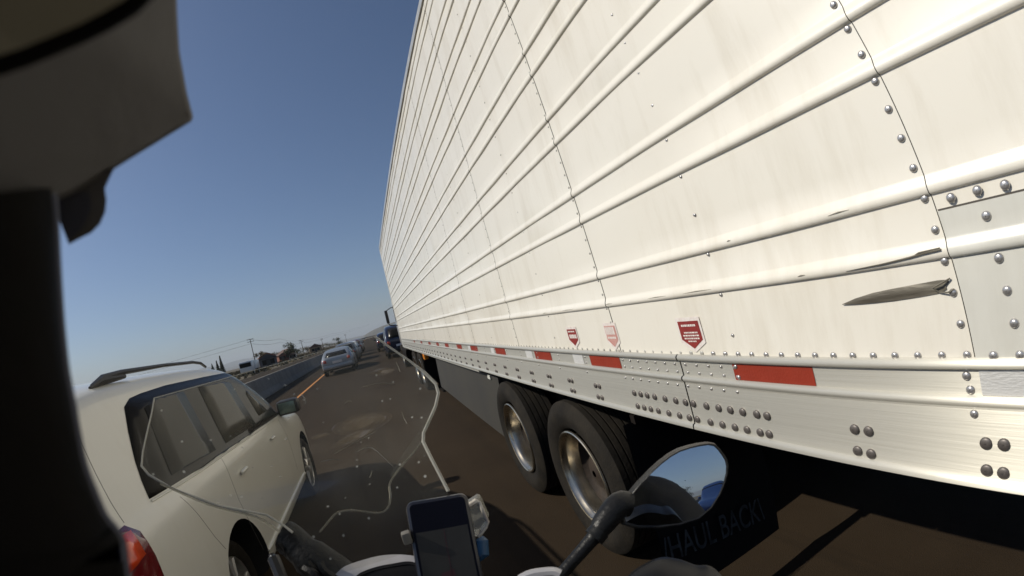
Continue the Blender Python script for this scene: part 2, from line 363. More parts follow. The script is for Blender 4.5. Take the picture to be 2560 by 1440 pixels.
# warning stickers (shield with a point below), text lines unreadable in the photo
def sticker(y1, y0, top, mat, rows_):
    m = MB(); x = XS-.0028; yc = (y0+y1)/2; zt = top; sh = 1.305; bt = 1.277
    m.add([(x+.0008, y1+.008, zt+.012), (x+.0008, y0-.008, zt+.012), (x+.0008, y0-.008, sh-.01), (x+.0008, yc, bt-.012), (x+.0008, y1+.008, sh-.01)], [(0, 1, 2, 3, 4)], 1)
    m.add([(x, y1, zt), (x, y0, zt), (x, y0, sh), (x, yc, bt), (x, y1, sh)], [(0, 1, 2, 3, 4)], 0)
    for (zl, h, a, b) in rows_:
        yy = y1+(y0-y1)*a
        while yy > y1+(y0-y1)*b+.004:
            wd = random.uniform(.004, .011); m.add([(x-.0006, yy, zl), (x-.0006, yy-wd, zl), (x-.0006, yy-wd, zl-h), (x-.0006, yy, zl-h)], [(0, 1, 2, 3)], 1); yy -= wd+.0018
    return m.build('warning_decal', [mat, DECW], wall, smooth=False)
lines = [(1.352, .0065, .15, .85), (1.329, .0045, .2, .9), (1.320, .0045, .12, .9), (1.311, .0045, .15, .9), (1.302, .004, .3, .75)]
sticker(1.091, .999, 1.362, DECR, lines)
sticker(1.54, 1.462, 1.362, DECF, [(1.357, .03, .05, .9), (1.318, .008, .1, .9)]).__setitem__('label', 'faded pink warning decal rubbed pale')
sticker(1.89, 1.80, 1.355, DECR, [(1.347, .006, .1, .9), (1.330, .018, .15, .9)])
# underside
m = MB()
m.box((XS+.03, YR, 1.0), (XS+2.58, YF, 1.15))
for k in range(45):
    y = YR+.2+.305*k; m.box((XS+.3, y, .95), (XS+2.4, y+.05, 1.0))
m.build('floor_crossmembers', UND, tr, smooth=False)
m = MB()
for x in (1.55, 2.72): m.box((x, .2, .72), (x+.1, 5.2, .93))
for y in (2.33, 3.47):
    m.tube([(1.3, y, .5), (3.0, y, .5)], .07, 10)
    for x in (1.45, 2.75): m.box((x, y-.45, .58), (x+.12, y+.15, .68)); m.tube([(x+.06, y-.3, .6), (x+.06, y-.3, .85)], .12, 10)
for x in (1.5, 2.8): m.tube([(x, 2.7, .55), (x, 2.7, .8)], .09, 10)
m.tube([(1.95, 2.4, .75), (1.95, 4.6, .75)], .13, 12)
m.build('bogie_frame', UND, tr)
def wheel_big(yc, xo, side, parent):
    """dual wheel; xo = outer face x, side +1 means the rest lies toward +x; shared mesh in world space"""
    zc, Rt = .46, .46
    tp = [(.055, .285), (.03, .300), (.012, .328), (.002, .368), (0, .39), (.006, .412), (.018, .435), (.026, .448), (.032, .4560)]
    tread = []
    gx = [.036, .060, .064, .070, .074, .104, .108, .114, .118, .150, .154, .160, .164, .190, .194, .200, .204, .222]
    for i, g in enumerate(gx):
        deep = (i % 4) in (2, 3) if False else False
        tread.append((g, Rt))
    tread = [(.036, Rt)]
    for g in (.066, .106, .148, .188): tread += [(g, Rt), (g+.001, Rt-.014), (g+.009, Rt-.014), (g+.010, Rt)]
    tread += [(.232, Rt), (.24, .45), (.252, .42), (.255, .37), (.24, .31), (.22, .285)]
    out = MB(); wh = MB()
    for off in (0, .315):
        out.lathe([(side*(h+off), r) for h, r in tp+tread], (xo, yc, zc), 'x', 64)
    tyre_ = wh
    wheel = MB()
    # hub as the wheel object itself
    wheel.lathe([(side*h, r) for h, r in ((.175, .02), (.17, .09), (.16, .10), (.12, .105), (.105, .085), (.09, .02))], (xo, yc, zc), 'x', 32)
    w_ = wheel.build('wheel', RIMD, parent)
    out.build('tyre', RUB, w_)
    rim = MB()
    rim.lathe([(side*h, r) for h, r in ((.022, .288), (.014, .286), (.010, .280), (.014, .274), (.030, .270), (.040, .260), (.055, .255), (.09, .250), (.13, .243))], (xo, yc, zc), 'x', 64)
    rim.build('rim', RIM, w_)
    dk = MB(); dk.lathe([(side*h, r) for h, r in ((.13, .243), (.155, .232), (.175, .205), (.178, .10))], (xo, yc, zc), 'x', 64); dk.build('disc', RIMD, w_)
    for k in range(10 if (xo < 1.5 and yc < 5) else 0):
        nuts = MB(); a = 2*math.pi*k/10; nuts.tube([(xo+side*.155, yc+.165*math.cos(a), zc+.165*math.sin(a)), (xo+side*.192, yc+.165*math.cos(a), zc+.165*math.sin(a))], .016, 6); nuts.build('lug_nut', RIMD, w_)
    return w_
for yc in (2.33, 3.47):
    wheel_big(yc, XS+.03, 1, tr)
    wheel_big(yc, XS+2.57, -1, tr)
# mud flaps and lettering
def word(txt, size, font_w=1.0):
    cu = bpy.data.curves.new('t', 'FONT'); cu.body = txt; cu.size = size; cu.extrude = .001; cu.offset = .007*size
    o = bpy.data.objects.new('t', cu); col.objects.link(o); dg = bpy.context.evaluated_depsgraph_get(); me = bpy.data.meshes.new_from_object(o.evaluated_get(dg))
    vs = [v.co.copy() for v in me.vertices]; fs = [tuple(p.vertices) for p in me.polygons]; bpy.data.objects.remove(o); return vs, fs
m = MB(); nrow = 10
front = [[(XS-.05+.65*i/8, 1.50-.012*math.sin(j*.5)-.03*(1-j/nrow), .19+.78*j/nrow) for i in range(9)] for j in range(nrow+1)]
m.grid(front); m.grid([[(p[0], p[1]+.012, p[2]) for p in row] for row in front])
flap = m.build('mud_flap', FLP, tr)
vs, fs = word('/HAUL BACK\\', .145)
wmax = max(v.x for v in vs)
m = MB(); m.add([(.812+v.x/wmax*.56, 1.450, .392-v.x/wmax*.085+v.y*1.12) for v in vs], fs)
m.build('flap_lettering', LET, flap, smooth=False)
m = MB(); m.box((XS-.01, 1.495, .965), (XS+.62, 1.525, 1.0)); m.build('flap_bracket', UND, tr, smooth=False)
m = MB(); m.box((XS+2.0, 1.395, .965), (XS+2.6, 1.425, 1.0)); m.build('flap_bracket', UND, tr, smooth=False)
m = MB(); m.box((XS+1.98, 1.4, .19), (XS+2.6, 1.412, .97)); m.build('mud_flap', FLP, tr, smooth=False)
# skirt
m = MB(); m.slab([(XS+.075, 3.68, .945), (XS+.075, 7.3, .945), (XS+.075, 7.55, .42), (XS+.075, 4.02, .33), (XS+.075, 3.86, .36)], Vector((.02, 0, 0)))
sk = m.build('side_skirt', SKR, tr, smooth=False)
m = MB(); m.box((XS+.062, 3.9, .905), (XS+.074, 3.99, .94)); m.build('skirt_clip', M('pale_clip', (.6, .6, .55), .5), sk, smooth=False)
# landing gear, amber marker, reflector
m = MB()
for x in (XS+.18, XS+2.1):
    m.box((x, 7.9, .35), (x+.14, 8.05, 1.0)); m.box((x-.06, 7.8, .28), (x+.2, 8.15, .31)); m.tube([(x+.07, 7.97, .3), (x+.07, 7.97, .5)], .05, 10)
m.box((XS+.25, 7.93, .6), (XS+2.2, 8.0, .68)); m.build('landing_gear', UND, tr, smooth=False)
m = MB(); m.box((XS+.01, 8.35, .86), (XS+.09, 8.60, .985), bev=.02); m.build('amber_marker', ORG, tr)
SH[0] = 0.0

# ------------------------------------------------------------------ tractor unit pulling the trailer
tk = thing('truck_tractor', (2.17, 14, 0), 'truck tractor ahead of the long trailer with black mirror sticking out', 'truck')
PAL = M('pale_cab_paint', (.5, .5, .5), .3, 0, (.44, .44, .45), 2, coat=.5)
m = MB(); m.box((1.02, 13.9, 1.0), (3.32, 15.7, 3.3), bev=.12); m.build('sleeper_cab', PAL, tk)
m = MB(); m.box((1.06, 15.72, .9), (3.28, 17.0, 2.7), bev=.12); cabo = m.build('cab', PAL, tk)
m = MB(); m.grid([[(1.5-.25*(y < 17.2), y, .9), (1.3, y, 1.5), (1.42, y, zt), (2.92, y, zt), (3.04, y, 1.5), (2.84, y, .9)] for y, zt in ((17.0, 1.95), (18.0, 1.85), (18.7, 1.6), (18.9, 1.1))]); m.build('bonnet', PAL, tk)
m = MB(); m.slab([(1.055, 15.9, 1.8), (1.055, 16.7, 1.8), (1.055, 16.6, 2.4), (1.055, 15.95, 2.45)], Vector((.01, 0, 0))); m.build('side_window', GLS, cabo, smooth=False)
m = MB(); m.box((.655, 14.95, 1.80), (.755, 15.12, 2.24), bev=.03); mr_ = m.build('mirror', BLKP, tk)
m = MB(); m.tube([(.71, 15.03, 1.82), (.73, 15.04, 1.73), (1.0, 15.2, 1.67), (1.1, 15.3, 1.67)], .02, 8); m.build('mirror_arm', BLKP, mr_); m = MB(); m.tube([(.71, 15.03, 2.22), (.9, 15.15, 2.3), (1.1, 15.3, 2.3)], .015, 8); m.build('mirror_arm', BLKP, mr_)
m = MB(); m.box((1.5, 9.4, .75), (1.62, 18, .98)); m.box((2.7, 9.4, .75), (2.82, 18, .98)); m.tube([(1.2, 13.2, .75), (1.2, 14.9, .75)], .3, 20); m.build('chassis', UND, tk)
for yc in (10.3, 11.6): wheel_big(yc, .95, 1, tk); wheel_big(yc, 3.4, -1, tk)
for x, s in ((1.05, 1), (3.3, -1)): wheel_big(17.6, x, s, tk)
m = MB(); m.slab([(.97, 9.45, .35), (1.5, 9.45, .35), (1.5, 9.45, .98), (.97, 9.45, .98)], Vector((0, .01, 0))); m.build('mud_flap', FLP, tk, smooth=False)

# ------------------------------------------------------------------ cars
def body_fn(spec):
    """spec: stations (y, zbot, zbelt, ztop, halfwidth), green = (half at belt, half at top, zb, zt)"""
    rows = []
    gb, gt, zb_, zt_ = spec['green']
    def gx(z): return gb+(gt-gb)*(z-zb_)/(zt_-zb_)
    for (y, z0, zb, zt, w_) in spec['st']:
        f = w_/spec['w']
        sh = min(zb, zt-.03)
        pts = [(0, z0), (w_*.6, z0), (w_*.93, z0+.01), (w_*.985, z0+.09), (w_, z0+.26), (w_*1.0, (z0+.26+sh-.12)/2), (w_*.99, sh-.14), (w_*.965, sh-.05)]
        g0 = min(gx(max(zb, zb_))*f, w_*.95)
        if zt-zb > .12:
            tb = zt-.075; pts += [(g0+.01, sh-.005), (g0, sh+.02), ((g0+gx(tb)*f)/2, (sh+.02+tb)/2), (gx(tb)*f, tb), (gx(tb)*f-.045, zt-.025), (gx(tb)*f-.2, zt-.002), (gx(tb)*f-.45, zt+.012), (0, zt+.018)]
        else:
            pts += [(w_*.93, sh-.01), (w_*.89, sh+.008), (w_*.82, (sh+zt)/2+.005), (w_*.72, zt-.004), (w_*.62, zt), (w_*.45, zt+.004), (w_*.25, zt+.008), (0, zt+.01)]
        ring = [(x, y, z) for x, z in pts]+[(-x, y, z) for x, z in reversed(pts[1:-1])]
        rows.append(ring)
    return rows
def eval_mesh(o):
    dg = bpy.context.evaluated_depsgraph_get(); me = bpy.data.meshes.new_from_object(o.evaluated_get(dg)); return me
def make_body(rows, mat, arches, sub, parent, w_):
    m = MB(); m.grid(rows, 0, True); n = len(rows[0])
    m.f.append(tuple(reversed(range(n)))); m.m.append(0); b = (len(rows)-1)*n; m.f.append(tuple(range(b, b+n))); m.m.append(0)
    o = m.build('body', [mat, DARK], parent, world=False)
    s = o.modifiers.new('s', 'SUBSURF'); s.levels = sub; s.render_levels = sub
    me = eval_mesh(o); bvh = BVHTree.FromPolygons([v.co.copy() for v in me.vertices], [tuple(p.vertices) for p in me.polygons])
    cm = MB()
    for yc, zc, r in arches:
        for sx in (-1, 1):
            bm_ = MB(); bb = len(cm.v); cm.tube([(sx*(w_-.28), yc, zc), (sx*(w_+.3), yc, zc)], r, 40)
    cut = cm.build('cut', DARK); cut.data.materials.clear(); cut.data.materials.append(DARK)
    cut.parent = parent
    bo = o.modifiers.new('b', 'BOOLEAN'); bo.object = cut; bo.solver = 'EXACT'; bo.operation = 'DIFFERENCE'
    me2 = eval_mesh(o); o.modifiers.clear(); o.data = me2
    bpy.data.objects.remove(cut)
    me2.polygons.foreach_set('use_smooth', [True]*len(me2.polygons)); me2.set_sharp_from_angle(angle=R(38))
    return o, bvh
def patch(bvh, poly, axis, off, name, mat, parent, cuts=3, sgn=1, through=None):
    """poly of 2-D points laid on the body from the side ('x'), or rear/front ('y'), pushed out by off"""
    bm = bmesh.new()
    vs = [bm.verts.new((p[0], p[1], 0)) for p in poly]; bm.faces.new(vs)
    bmesh.ops.triangulate(bm, faces=bm.faces[:], ngon_method='EAR_CLIP')
    for _ in range(cuts):
        bmesh.ops.subdivide_edges(bm, edges=[e for e in bm.edges if e.calc_length() > .07], cuts=1); bmesh.ops.triangulate(bm, faces=bm.faces[:])
    for v in bm.verts:
        a, b = v.co.x, v.co.y
        if axis == 'x': o, d = Vector((sgn*3, a, b)), Vector((-sgn, 0, 0))
        else: o, d = Vector((a, sgn*6, b)), Vector((0, -sgn, 0))
        h = bvh.ray_cast(o, d)
        v.co = (h[0]+h[1]*off*(1 if h[1].dot(d) < 0 else -1)) if h[0] else Vector((sgn*.9, a, b) if axis == 'x' else (a, sgn*2, b))
    bm.verts.index_update(); mb = MB(); mb.add([v.co.copy() for v in bm.verts], [[v.index for v in f.verts] for f in bm.faces]); bm.free()
    o = mb.build(name, mat, parent, world=False, ang=70)
    s = o.modifiers.new('t', 'SOLIDIFY'); s.thickness = .006; s.offset = -1
    me = eval_mesh(o); o.modifiers.clear(); o.data = me
    return o
def line_on(bvh, pts, sgn=1, off=.0, n=8, axis='x'):
    out = []
    for (a, b), (c, d) in zip(pts, pts[1:]):
        for k in range(n):
            y, z = a+(c-a)*k/n, b+(d-b)*k/n; h = bvh.ray_cast(Vector((sgn*3, y, z)) if axis == 'x' else Vector((y, sgn*6, z)), Vector((-sgn, 0, 0)) if axis == 'x' else Vector((0, -sgn, 0)))
            if h[0]: out.append(h[0]+Vector((sgn*off, 0, 0)))
    return out
def car_wheel(parent, x, y, r, wd, side, mat=None):
    m = MB(); m.lathe([(side*.03, .02), (side*.0, .03), (side*.0, .07), (side*.02, .09), (side*.05, .1), (side*.06, .02)], (x, y, r), 'x', 20)
    for k in range(5):
        for dk in (-.13, .13):
            a = 2*math.pi*k/5+dk; c, s = math.cos(a), math.sin(a)
            m.tube([(x+side*.02, y+.05*c, r+.05*s), (x+side*.025, y+(r*.66)*c, r+(r*.66)*s)], .016, 6)
    w_ = m.build('wheel', WHL, parent, world=False)
    m = MB(); m.lathe([(side*h, q) for h, q in ((.025, r*.68), (.004, r*.74), (-.008, r*.88), (.012, r*.97), (.03, r), (wd-.03, r), (wd-.01, r*.96), (wd, r*.7))], (x, y, r), 'x', 40); m.build('tyre', RUB, w_, world=False)
    m = MB(); m.lathe([(side*h, q) for h, q in ((.02, r*.69), (.012, r*.67), (.02, r*.64), (.1, r*.62), (.105, .03))], (x, y, r), 'x', 40, 0); m.build('rim', WHL, w_, world=False)
    return w_

# ---- the white SUV alongside (car frame: +y forward, centre x=0)
sv = thing('parked_suv', (-1.93, 0, 0), 'white compact SUV with black roof rails and tinted windows beside the motorcycle', 'suv')
sv.name = 'suv'
WB = .935
spec = dict(w=WB, green=(.885, .735, 1.03, 1.58), st=[
 (1.30, .42, .95, .99, .80), (1.335, .34, 1.00, 1.10, .885), (1.42, .29, 1.06, 1.36, .915), (1.52, .26, 1.10, 1.55, .925), (1.70, .25, 1.12, 1.625, .93), (2.0, .24, 1.11, 1.645, .935), (2.5, .23, 1.10, 1.65, .935), (3.1, .22, 1.07, 1.645, .93), (3.5, .22, 1.05, 1.62, .93),
 (3.75, .22, 1.04, 1.575, .93), (4.1, .22, 1.03, 1.40, .93), (4.45, .22, 1.01, 1.16, .93), (4.68, .22, .99, 1.03, .93), (4.9, .22, .97, 1.005, .928), (5.3, .23, .93, .97, .915), (5.62, .25, .86, .90, .86), (5.8, .28, .76, .80, .76), (5.88, .34, .62, .66, .62)])
body, bvh = make_body(body_fn(spec), WPAINT, [(2.42, .36, .385), (5.0, .35, .37)], 3, sv, WB)
bcol = MB()
for yy, s_ in ((2.42, 1), (5.0, 1), (2.42, -1), (5.0, -1)): car_wheel(sv, s_*(WB-(.11 if yy < 3 else .03)), yy, .325, .2, -s_)
# side glass: one dark band with two clearer door panes on it
band = [(2.0, 1.50), (1.93, 1.40), (1.86, 1.28), (1.825, 1.20), (1.80, 1.125), (1.98, 1.115), (2.28, 1.10), (2.7, 1.085), (3.53, 1.055), (4.3, 1.03), (4.47, 1.03), (4.38, 1.14), (4.1, 1.36), (3.8, 1.50), (3.62, 1.535), (3.12, 1.545), (2.51, 1.55), (2.2, 1.54), (2.08, 1.53)]
for s_ in (1, -1):
    g = patch(bvh, band, 'x', .004, 'side_glass', GLS, sv, 3, s_)
    patch(bvh, [(2.86, 1.115), (3.60, 1.09), (3.57, 1.45), (3.45, 1.475), (2.93, 1.49)], 'x', .008, 'front_door_pane', GLF, g, 2, s_)
    patch(bvh, [(2.06, 1.15), (2.2, 1.145), (2.66, 1.12), (2.68, 1.49), (2.3, 1.5), (2.16, 1.47)], 'x', .008, 'rear_door_pane', M('rear_pane_glass', (.036, .034, .028), .22, 0, spec=.15) if s_ == 1 else GLS, g, 2, s_)
    patch(bvh, [(3.80, 1.13), (4.10, 1.12), (3.98, 1.26), (3.84, 1.35), (3.80, 1.33)], 'x', .008, 'quarter_pane', GLF, g, 1, s_)
patch(bvh, [(-.62, 1.16), (.62, 1.16), (.56, 1.5), (-.56, 1.5)], 'y', .006, 'rear_window', GLS, sv, 3, -1)
ws_ = MB(); ws_.grid([[(x*(wd), y, z+.018-.05*x*x) for x in [-1+.25*k for k in range(9)]] for wd, y, z in ((.78, 4.56, 1.10), (.74, 4.2, 1.36), (.68, 3.85, 1.535))]); ws_.build('windscreen', GLS, sv, world=False)
# seams as recessed dark lines
SEAM = M('shut_line', (.05, .047, .042), .8)
for s_ in (1, -1):
    m = MB()
    for pts in ([(1.63, 1.50), (1.60, 1.42), (1.585, 1.3), (1.575, 1.19), (1.575, 1.10)], [(2.0, 1.06), (2.06, .95), (2.13, .80), (2.2, .69)], [(2.66, 1.07), (2.62, .95), (2.61, .82), (2.66, .6), (2.72, .42)], [(4.28, 1.0), (4.33, .8), (4.30, .45)], [(2.78, .40), (4.3, .39)]):
        m = MB(); m.tube(line_on(bvh, pts, s_, -.0012), .0022, 5); m.build('shut_line', SEAM, body, world=False)
m = MB(); m.tube(line_on(bvh, [(1.80, 1.115), (1.98, 1.104), (2.28, 1.088), (2.7, 1.073), (3.53, 1.043), (4.47, 1.015)], 1, .002, 10), .006, 6); m.build('belt_trim', WPAINT, sv, world=False); m = MB(); m.tube(line_on(bvh, [(1.80, 1.115), (1.98, 1.104), (2.28, 1.088), (2.7, 1.073), (3.53, 1.043), (4.47, 1.015)], -1, .002, 10), .006, 6); m.build('belt_trim', WPAINT, sv, world=False)
# door pressings: sculpted crease low on the doors + sill
for s_ in (1, -1):
    m = MB(); m.tube(line_on(bvh, [(2.80, .395), (3.4, .385), (4.5, .375), (4.62, .36)], s_, .004, 10), [.006]+[.014]*(len(line_on(bvh, [(2.80, .395), (3.4, .385), (4.5, .375), (4.62, .36)], s_, .004, 10))-2)+[.006], 8); m.build('sill_moulding', WPAINT, sv, world=False)
    for yy in (2.78, 3.72):
        q = line_on(bvh, [(yy, .93), (yy+.17, .925)], s_, .02, 6); m = MB(); m.tube(q, [.006]+[.012]*(len(q)-2)+[.006], 8); m.build('door_handle', WPAINT, sv, world=False)
# roof rails
for s_ in (1, -1):
    pts = [(.665, 1.93, 1.618), (.665, 2.02, 1.645), (.668, 2.2, 1.660), (.665, 2.7, 1.667), (.655, 3.2, 1.662), (.65, 3.36, 1.648), (.645, 3.46, 1.615)]
    m = MB(); m.tube([(s_*x, y, z) for x, y, z in pts], [.014, .018, .014, .011, .011, .011, .010], 8); m.tube([(s_*.668, 1.90, 1.612), (s_*.668, 2.0, 1.635), (s_*.668, 2.22, 1.64)], [.008, .022, .012], 8); m.build('roof_rail', BLKP, sv, world=False)
# spoiler
m = MB(); m.grid([[(x, y+.10*x*x, z-.03*x*x) for x in [-.66+.11*k for k in range(13)]] for y, z in ((1.62, 1.645), (1.45, 1.655), (1.30, 1.64), (1.27, 1.61), (1.30, 1.585), (1.5, 1.57), (1.6, 1.57))]); m.build('spoiler', WPAINT, sv, world=False)
# tail lamps
for s_ in (1, -1):
    tl = patch(bvh, [(1.31, 1.075), (1.40, 1.10), (1.555, 1.105), (1.60, 1.06), (1.60, .96), (1.585, .86), (1.40, .84), (1.31, .86)], 'x', .010, 'tail_light', REDD, sv, 3, s_)
    patch(bvh, [(1.33, 1.06), (1.45, 1.085), (1.56, 1.08), (1.55, .99), (1.42, .97), (1.33, 1.01)], 'x', .014, 'brake_lens', RED, tl, 2, s_)
    patch(bvh, [(1.33, .93), (1.48, .94), (1.50, .87), (1.36, .86)], 'x', .014, 'lower_lens', RED, tl, 2, s_)
# mirrors
for s_ in (1, -1):
    m = MB(); m.box((s_*.865, 4.42, 1.0), (s_*1.09, 4.56, 1.145), bev=.045); mi = m.build('mirror', BLKP, sv, world=False)
    m = MB(); m.box((s_*.895, 4.412, 1.022), (s_*1.055, 4.421, 1.125), bev=.004); m.build('mirror_glass', M('green_mirror_glass', (.16, .22, .19), .15, .3), mi, world=False)
    m = MB(); m.tube([(s_*.84, 4.47, 1.02), (s_*.93, 4.49, 1.03)], .03, 8); m.build('mirror_arm', BLKP, mi, world=False)
m = MB(); m.slab([(-.2, 1.28, .7), (.2, 1.28, .7), (.2, 1.28, .82), (-.2, 1.28, .82)], Vector((0, .02, 0))); m.build('number_plate', DECW, sv, smooth=False, world=False)

# ---- generic saloon / hatch for the queue
def make_car(name, label, cat, paint, loc, tall=0, long_=4.4, group=None, rear_bright=False):
    rt = thing(name, loc, label, cat, group); h = tall; L = long_; w_ = .88
    sp = dict(w=w_, green=(.83, .63, .92+h*.3, 1.38+h), st=[(0, .45, .85+h*.3, .90+h*.3, .74), (.05, .33, .90+h*.3, .98+h*.4, .82), (.25, .27, .93+h*.3, 1.12+h*.75, .86), (.6, .25, .93+h*.3, 1.36+h, .875), (1.1, .24, .93+h*.3, 1.43+h, .88), (2.0, .22, .92+h*.3, 1.44+h, .88), (2.5, .22, .91+h*.3, 1.38+h*.95, .88), (3.0, .22, .89+h*.3, 1.10+h*.5, .88), (3.25, .22, .87+h*.25, .93+h*.3, .88), (L-.5, .24, .80+h*.2, .85+h*.25, .86), (L-.12, .28, .68+h*.2, .73+h*.2, .76), (L, .38, .55+h*.1, .58+h*.1, .6)])
    bd, bv = make_body(body_fn(sp), paint, [(.75, .33, .34), (L-.95, .33, .34)], 2, rt, w_)
    for yy in (.75, L-.95):
        for s_ in (1, -1): car_wheel(rt, s_*(w_-.03), yy, .31, .2, -s_)
    zb = .95+h*.3
    for s_ in (1, -1):
        patch(bv, [(.6, zb+.02), (1.6, zb), (2.95, zb-.02), (2.5, 1.27+h*.8), (2.2, 1.34+h), (1.0, 1.35+h), (.75, 1.28+h)], 'x', .006, 'side_glass', GLS, rt, 2, s_)
        tl = patch(bv, [(s_*.55, .72+h*.2), (s_*.80, .74+h*.2), (s_*.80, .88+h*.25), (s_*.55, .87+h*.25)], 'y', .01, 'tail_light', RED, rt, 1, -1)
        m = MB(); m.box((s_*.84, 2.75, zb-.02), (s_*1.02, 2.88, zb+.11), bev=.03); m.build('mirror', paint, rt, world=False)
    patch(bv, [(-.58, zb+.05), (.58, zb+.05), (.5, 1.27+h*.95), (-.5, 1.27+h*.95)], 'y', .008, 'rear_window', GLS, rt, 2, -1)
    m = MB(); m.grid([[(x*wd, y, z+.02-.04*x*x) for x in (-1, -.5, 0, .5, 1)] for wd, y, z in ((.74, 3.12, .96+h*.35), (.66, 2.62, 1.3+h*.85))]); m.build('windscreen', GLS, rt, world=False)
    m = MB(); m.slab([(-.25, -.012, .62), (.25, -.012, .62), (.25, -.012, .74), (-.25, -.012, .74)], Vector((0, .02, 0))); m.build('number_plate', DECW, rt, smooth=False, world=False)
    m = MB(); m.box((-.78, -.05, .36), (.78, .12, .56), bev=.05); m.build('bumper', paint if rear_bright else BLKP, rt, world=False)
    return rt
SILV = M('silver_paint', (.33, .35, .38), .28, .4, (.30, .32, .35), 2, coat=.6)
NAVY = M('navy_paint', (.02, .025, .05), .2, .1, coat=.8)
GREY = M('grey_paint', (.12, .12, .12), .3, .4, coat=.6)
WHT = M('white_paint', (.7, .7, .68), .3, 0, coat=.5)
MAR = M('maroon_paint', (.10, .03, .03), .3, .2, coat=.6)
QG = 'cars queueing ahead on the motorway'
make_car('estate_car', 'silver estate car next ahead of the white SUV beside the orange line', 'car', SILV, (-1.95, 23.4, 0), -.09, 4.5, QG, True)
make_car('hatchback', 'small grey car directly in front of the silver estate', 'car', GREY, (-1.9, 31, 0), .05, 4.2, QG)
make_car('hatchback', 'white car second in front of the silver estate in the left lane', 'car', WHT, (-1.95, 39, 0), .05, 4.2, QG)
make_car('hatchback', 'dark maroon car third in front of the silver estate', 'car', MAR, (-1.85, 47, 0), .1, 4.4, QG)
make_car('hatchback', 'grey car far up the left lane where the queue fades', 'car', GREY, (-1.9, 57, 0), .1, 4.4, QG)
make_car('van', 'navy blue van just left of the trailer front with red tail light', 'van', NAVY, (1.55, 25, 0), .42, 4.9, QG)
make_car('hatchback', 'black car ahead of the navy van in the truck lane', 'car', NAVY, (1.25, 38, 0), .15, 4.4, QG)

# ------------------------------------------------------------------ barrier, far side
CON = streaks(M('weathered_concrete', (.24, .225, .205), .9, 0, (.17, .16, .145), 1.4, .3, 20), (.06, .055, .05), .6, (1, 1, .3), 2)
def bx_off(y): return 0
m = MB()
pf = [(-.30, 0), (-.30, .08), (-.18, .3), (-.09, .88), (.09, .88), (.18, .3), (.30, .08), (.30, 0)]
ys = [-150+6*k for k in range(0, 120)]
for a in ys:
    m.grid([[(-5.42+x, y, z) for x, z in pf] for y in (a+.01, a+5.99)])
    m.add([(-5.42+x, a+.01, z) for x, z in pf], [tuple(range(8))]); m.add([(-5.42+x, a+5.99, z) for x, z in pf], [tuple(range(8))])
tag(m.build('concrete_barrier', CON, smooth=False), 'dark grey concrete median barrier running beside the orange line', 'barrier')

def pole(name, az, dist, h, label, arm=True, group=None):
    x, y = dist*math.sin(R(az)), dist*math.cos(R(az))
    t = thing(name, (x, y, -.1), label, 'pole', group)
    WD = M('pole_wood', (.10, .075, .055), .9, 0, (.06, .05, .04), 3)
    m = MB(); m.tube([(x, y, -.1), (x, y, h)], [.17, .10], 8); m.build('post', WD, t)
    if arm:
        for k, zz in enumerate((h-.25, h-1.0)):
            m = MB(); m.box((x-1.1, y-.06, zz-.06), (x+1.1, y+.06, zz+.06)); m.build('crossarm', WD, t, smooth=False)
            for q in (-1, -.5, .5, 1): m = MB(); m.tube([(x+q, y, zz+.06), (x+q, y, zz+.26)], .05, 6); m.build('insulator', BLKP, t)
    return Vector((x, y, h-.2))
PG = 'utility poles beyond the barrier'
pole('utility_pole', -3.0, 420, 8.5, 'faint farthest utility pole near the vanishing queue', True, PG)
pole('utility_pole', -6.0, 330, 8.0, 'utility pole right of the tan house', True, PG)
p1 = pole('utility_pole', -14.5, 150, 9.6, 'tall utility pole above the white truck and grey barn', True, PG)
p2 = pole('utility_pole', -8.5, 235, 7.8, 'utility pole between the red house and the tan house', True, PG)
m = MB()
pts = [Vector((-330, 260, 9)), Vector((-160, 190, 9.3)), p1, Vector((-36, 185, 9.0)), p2, Vector((-28, 330, 9.5)), Vector((-12, 520, 14)), Vector((8, 900, 26))]
for q in range(2):
    pp_ = []
    for a, b in zip(pts, pts[1:]):
        for k in range(8):
            t = k/8; p = a.lerp(b, t); p.z -= 1.2*4*t*(1-t)*(.5); p.z -= q*1.4; pp_.append(p)
    m.tube(pp_, .035, 4)
tag(m.build('overhead_wire', BLKP), 'thin sagging wires strung between the utility poles', 'wire')

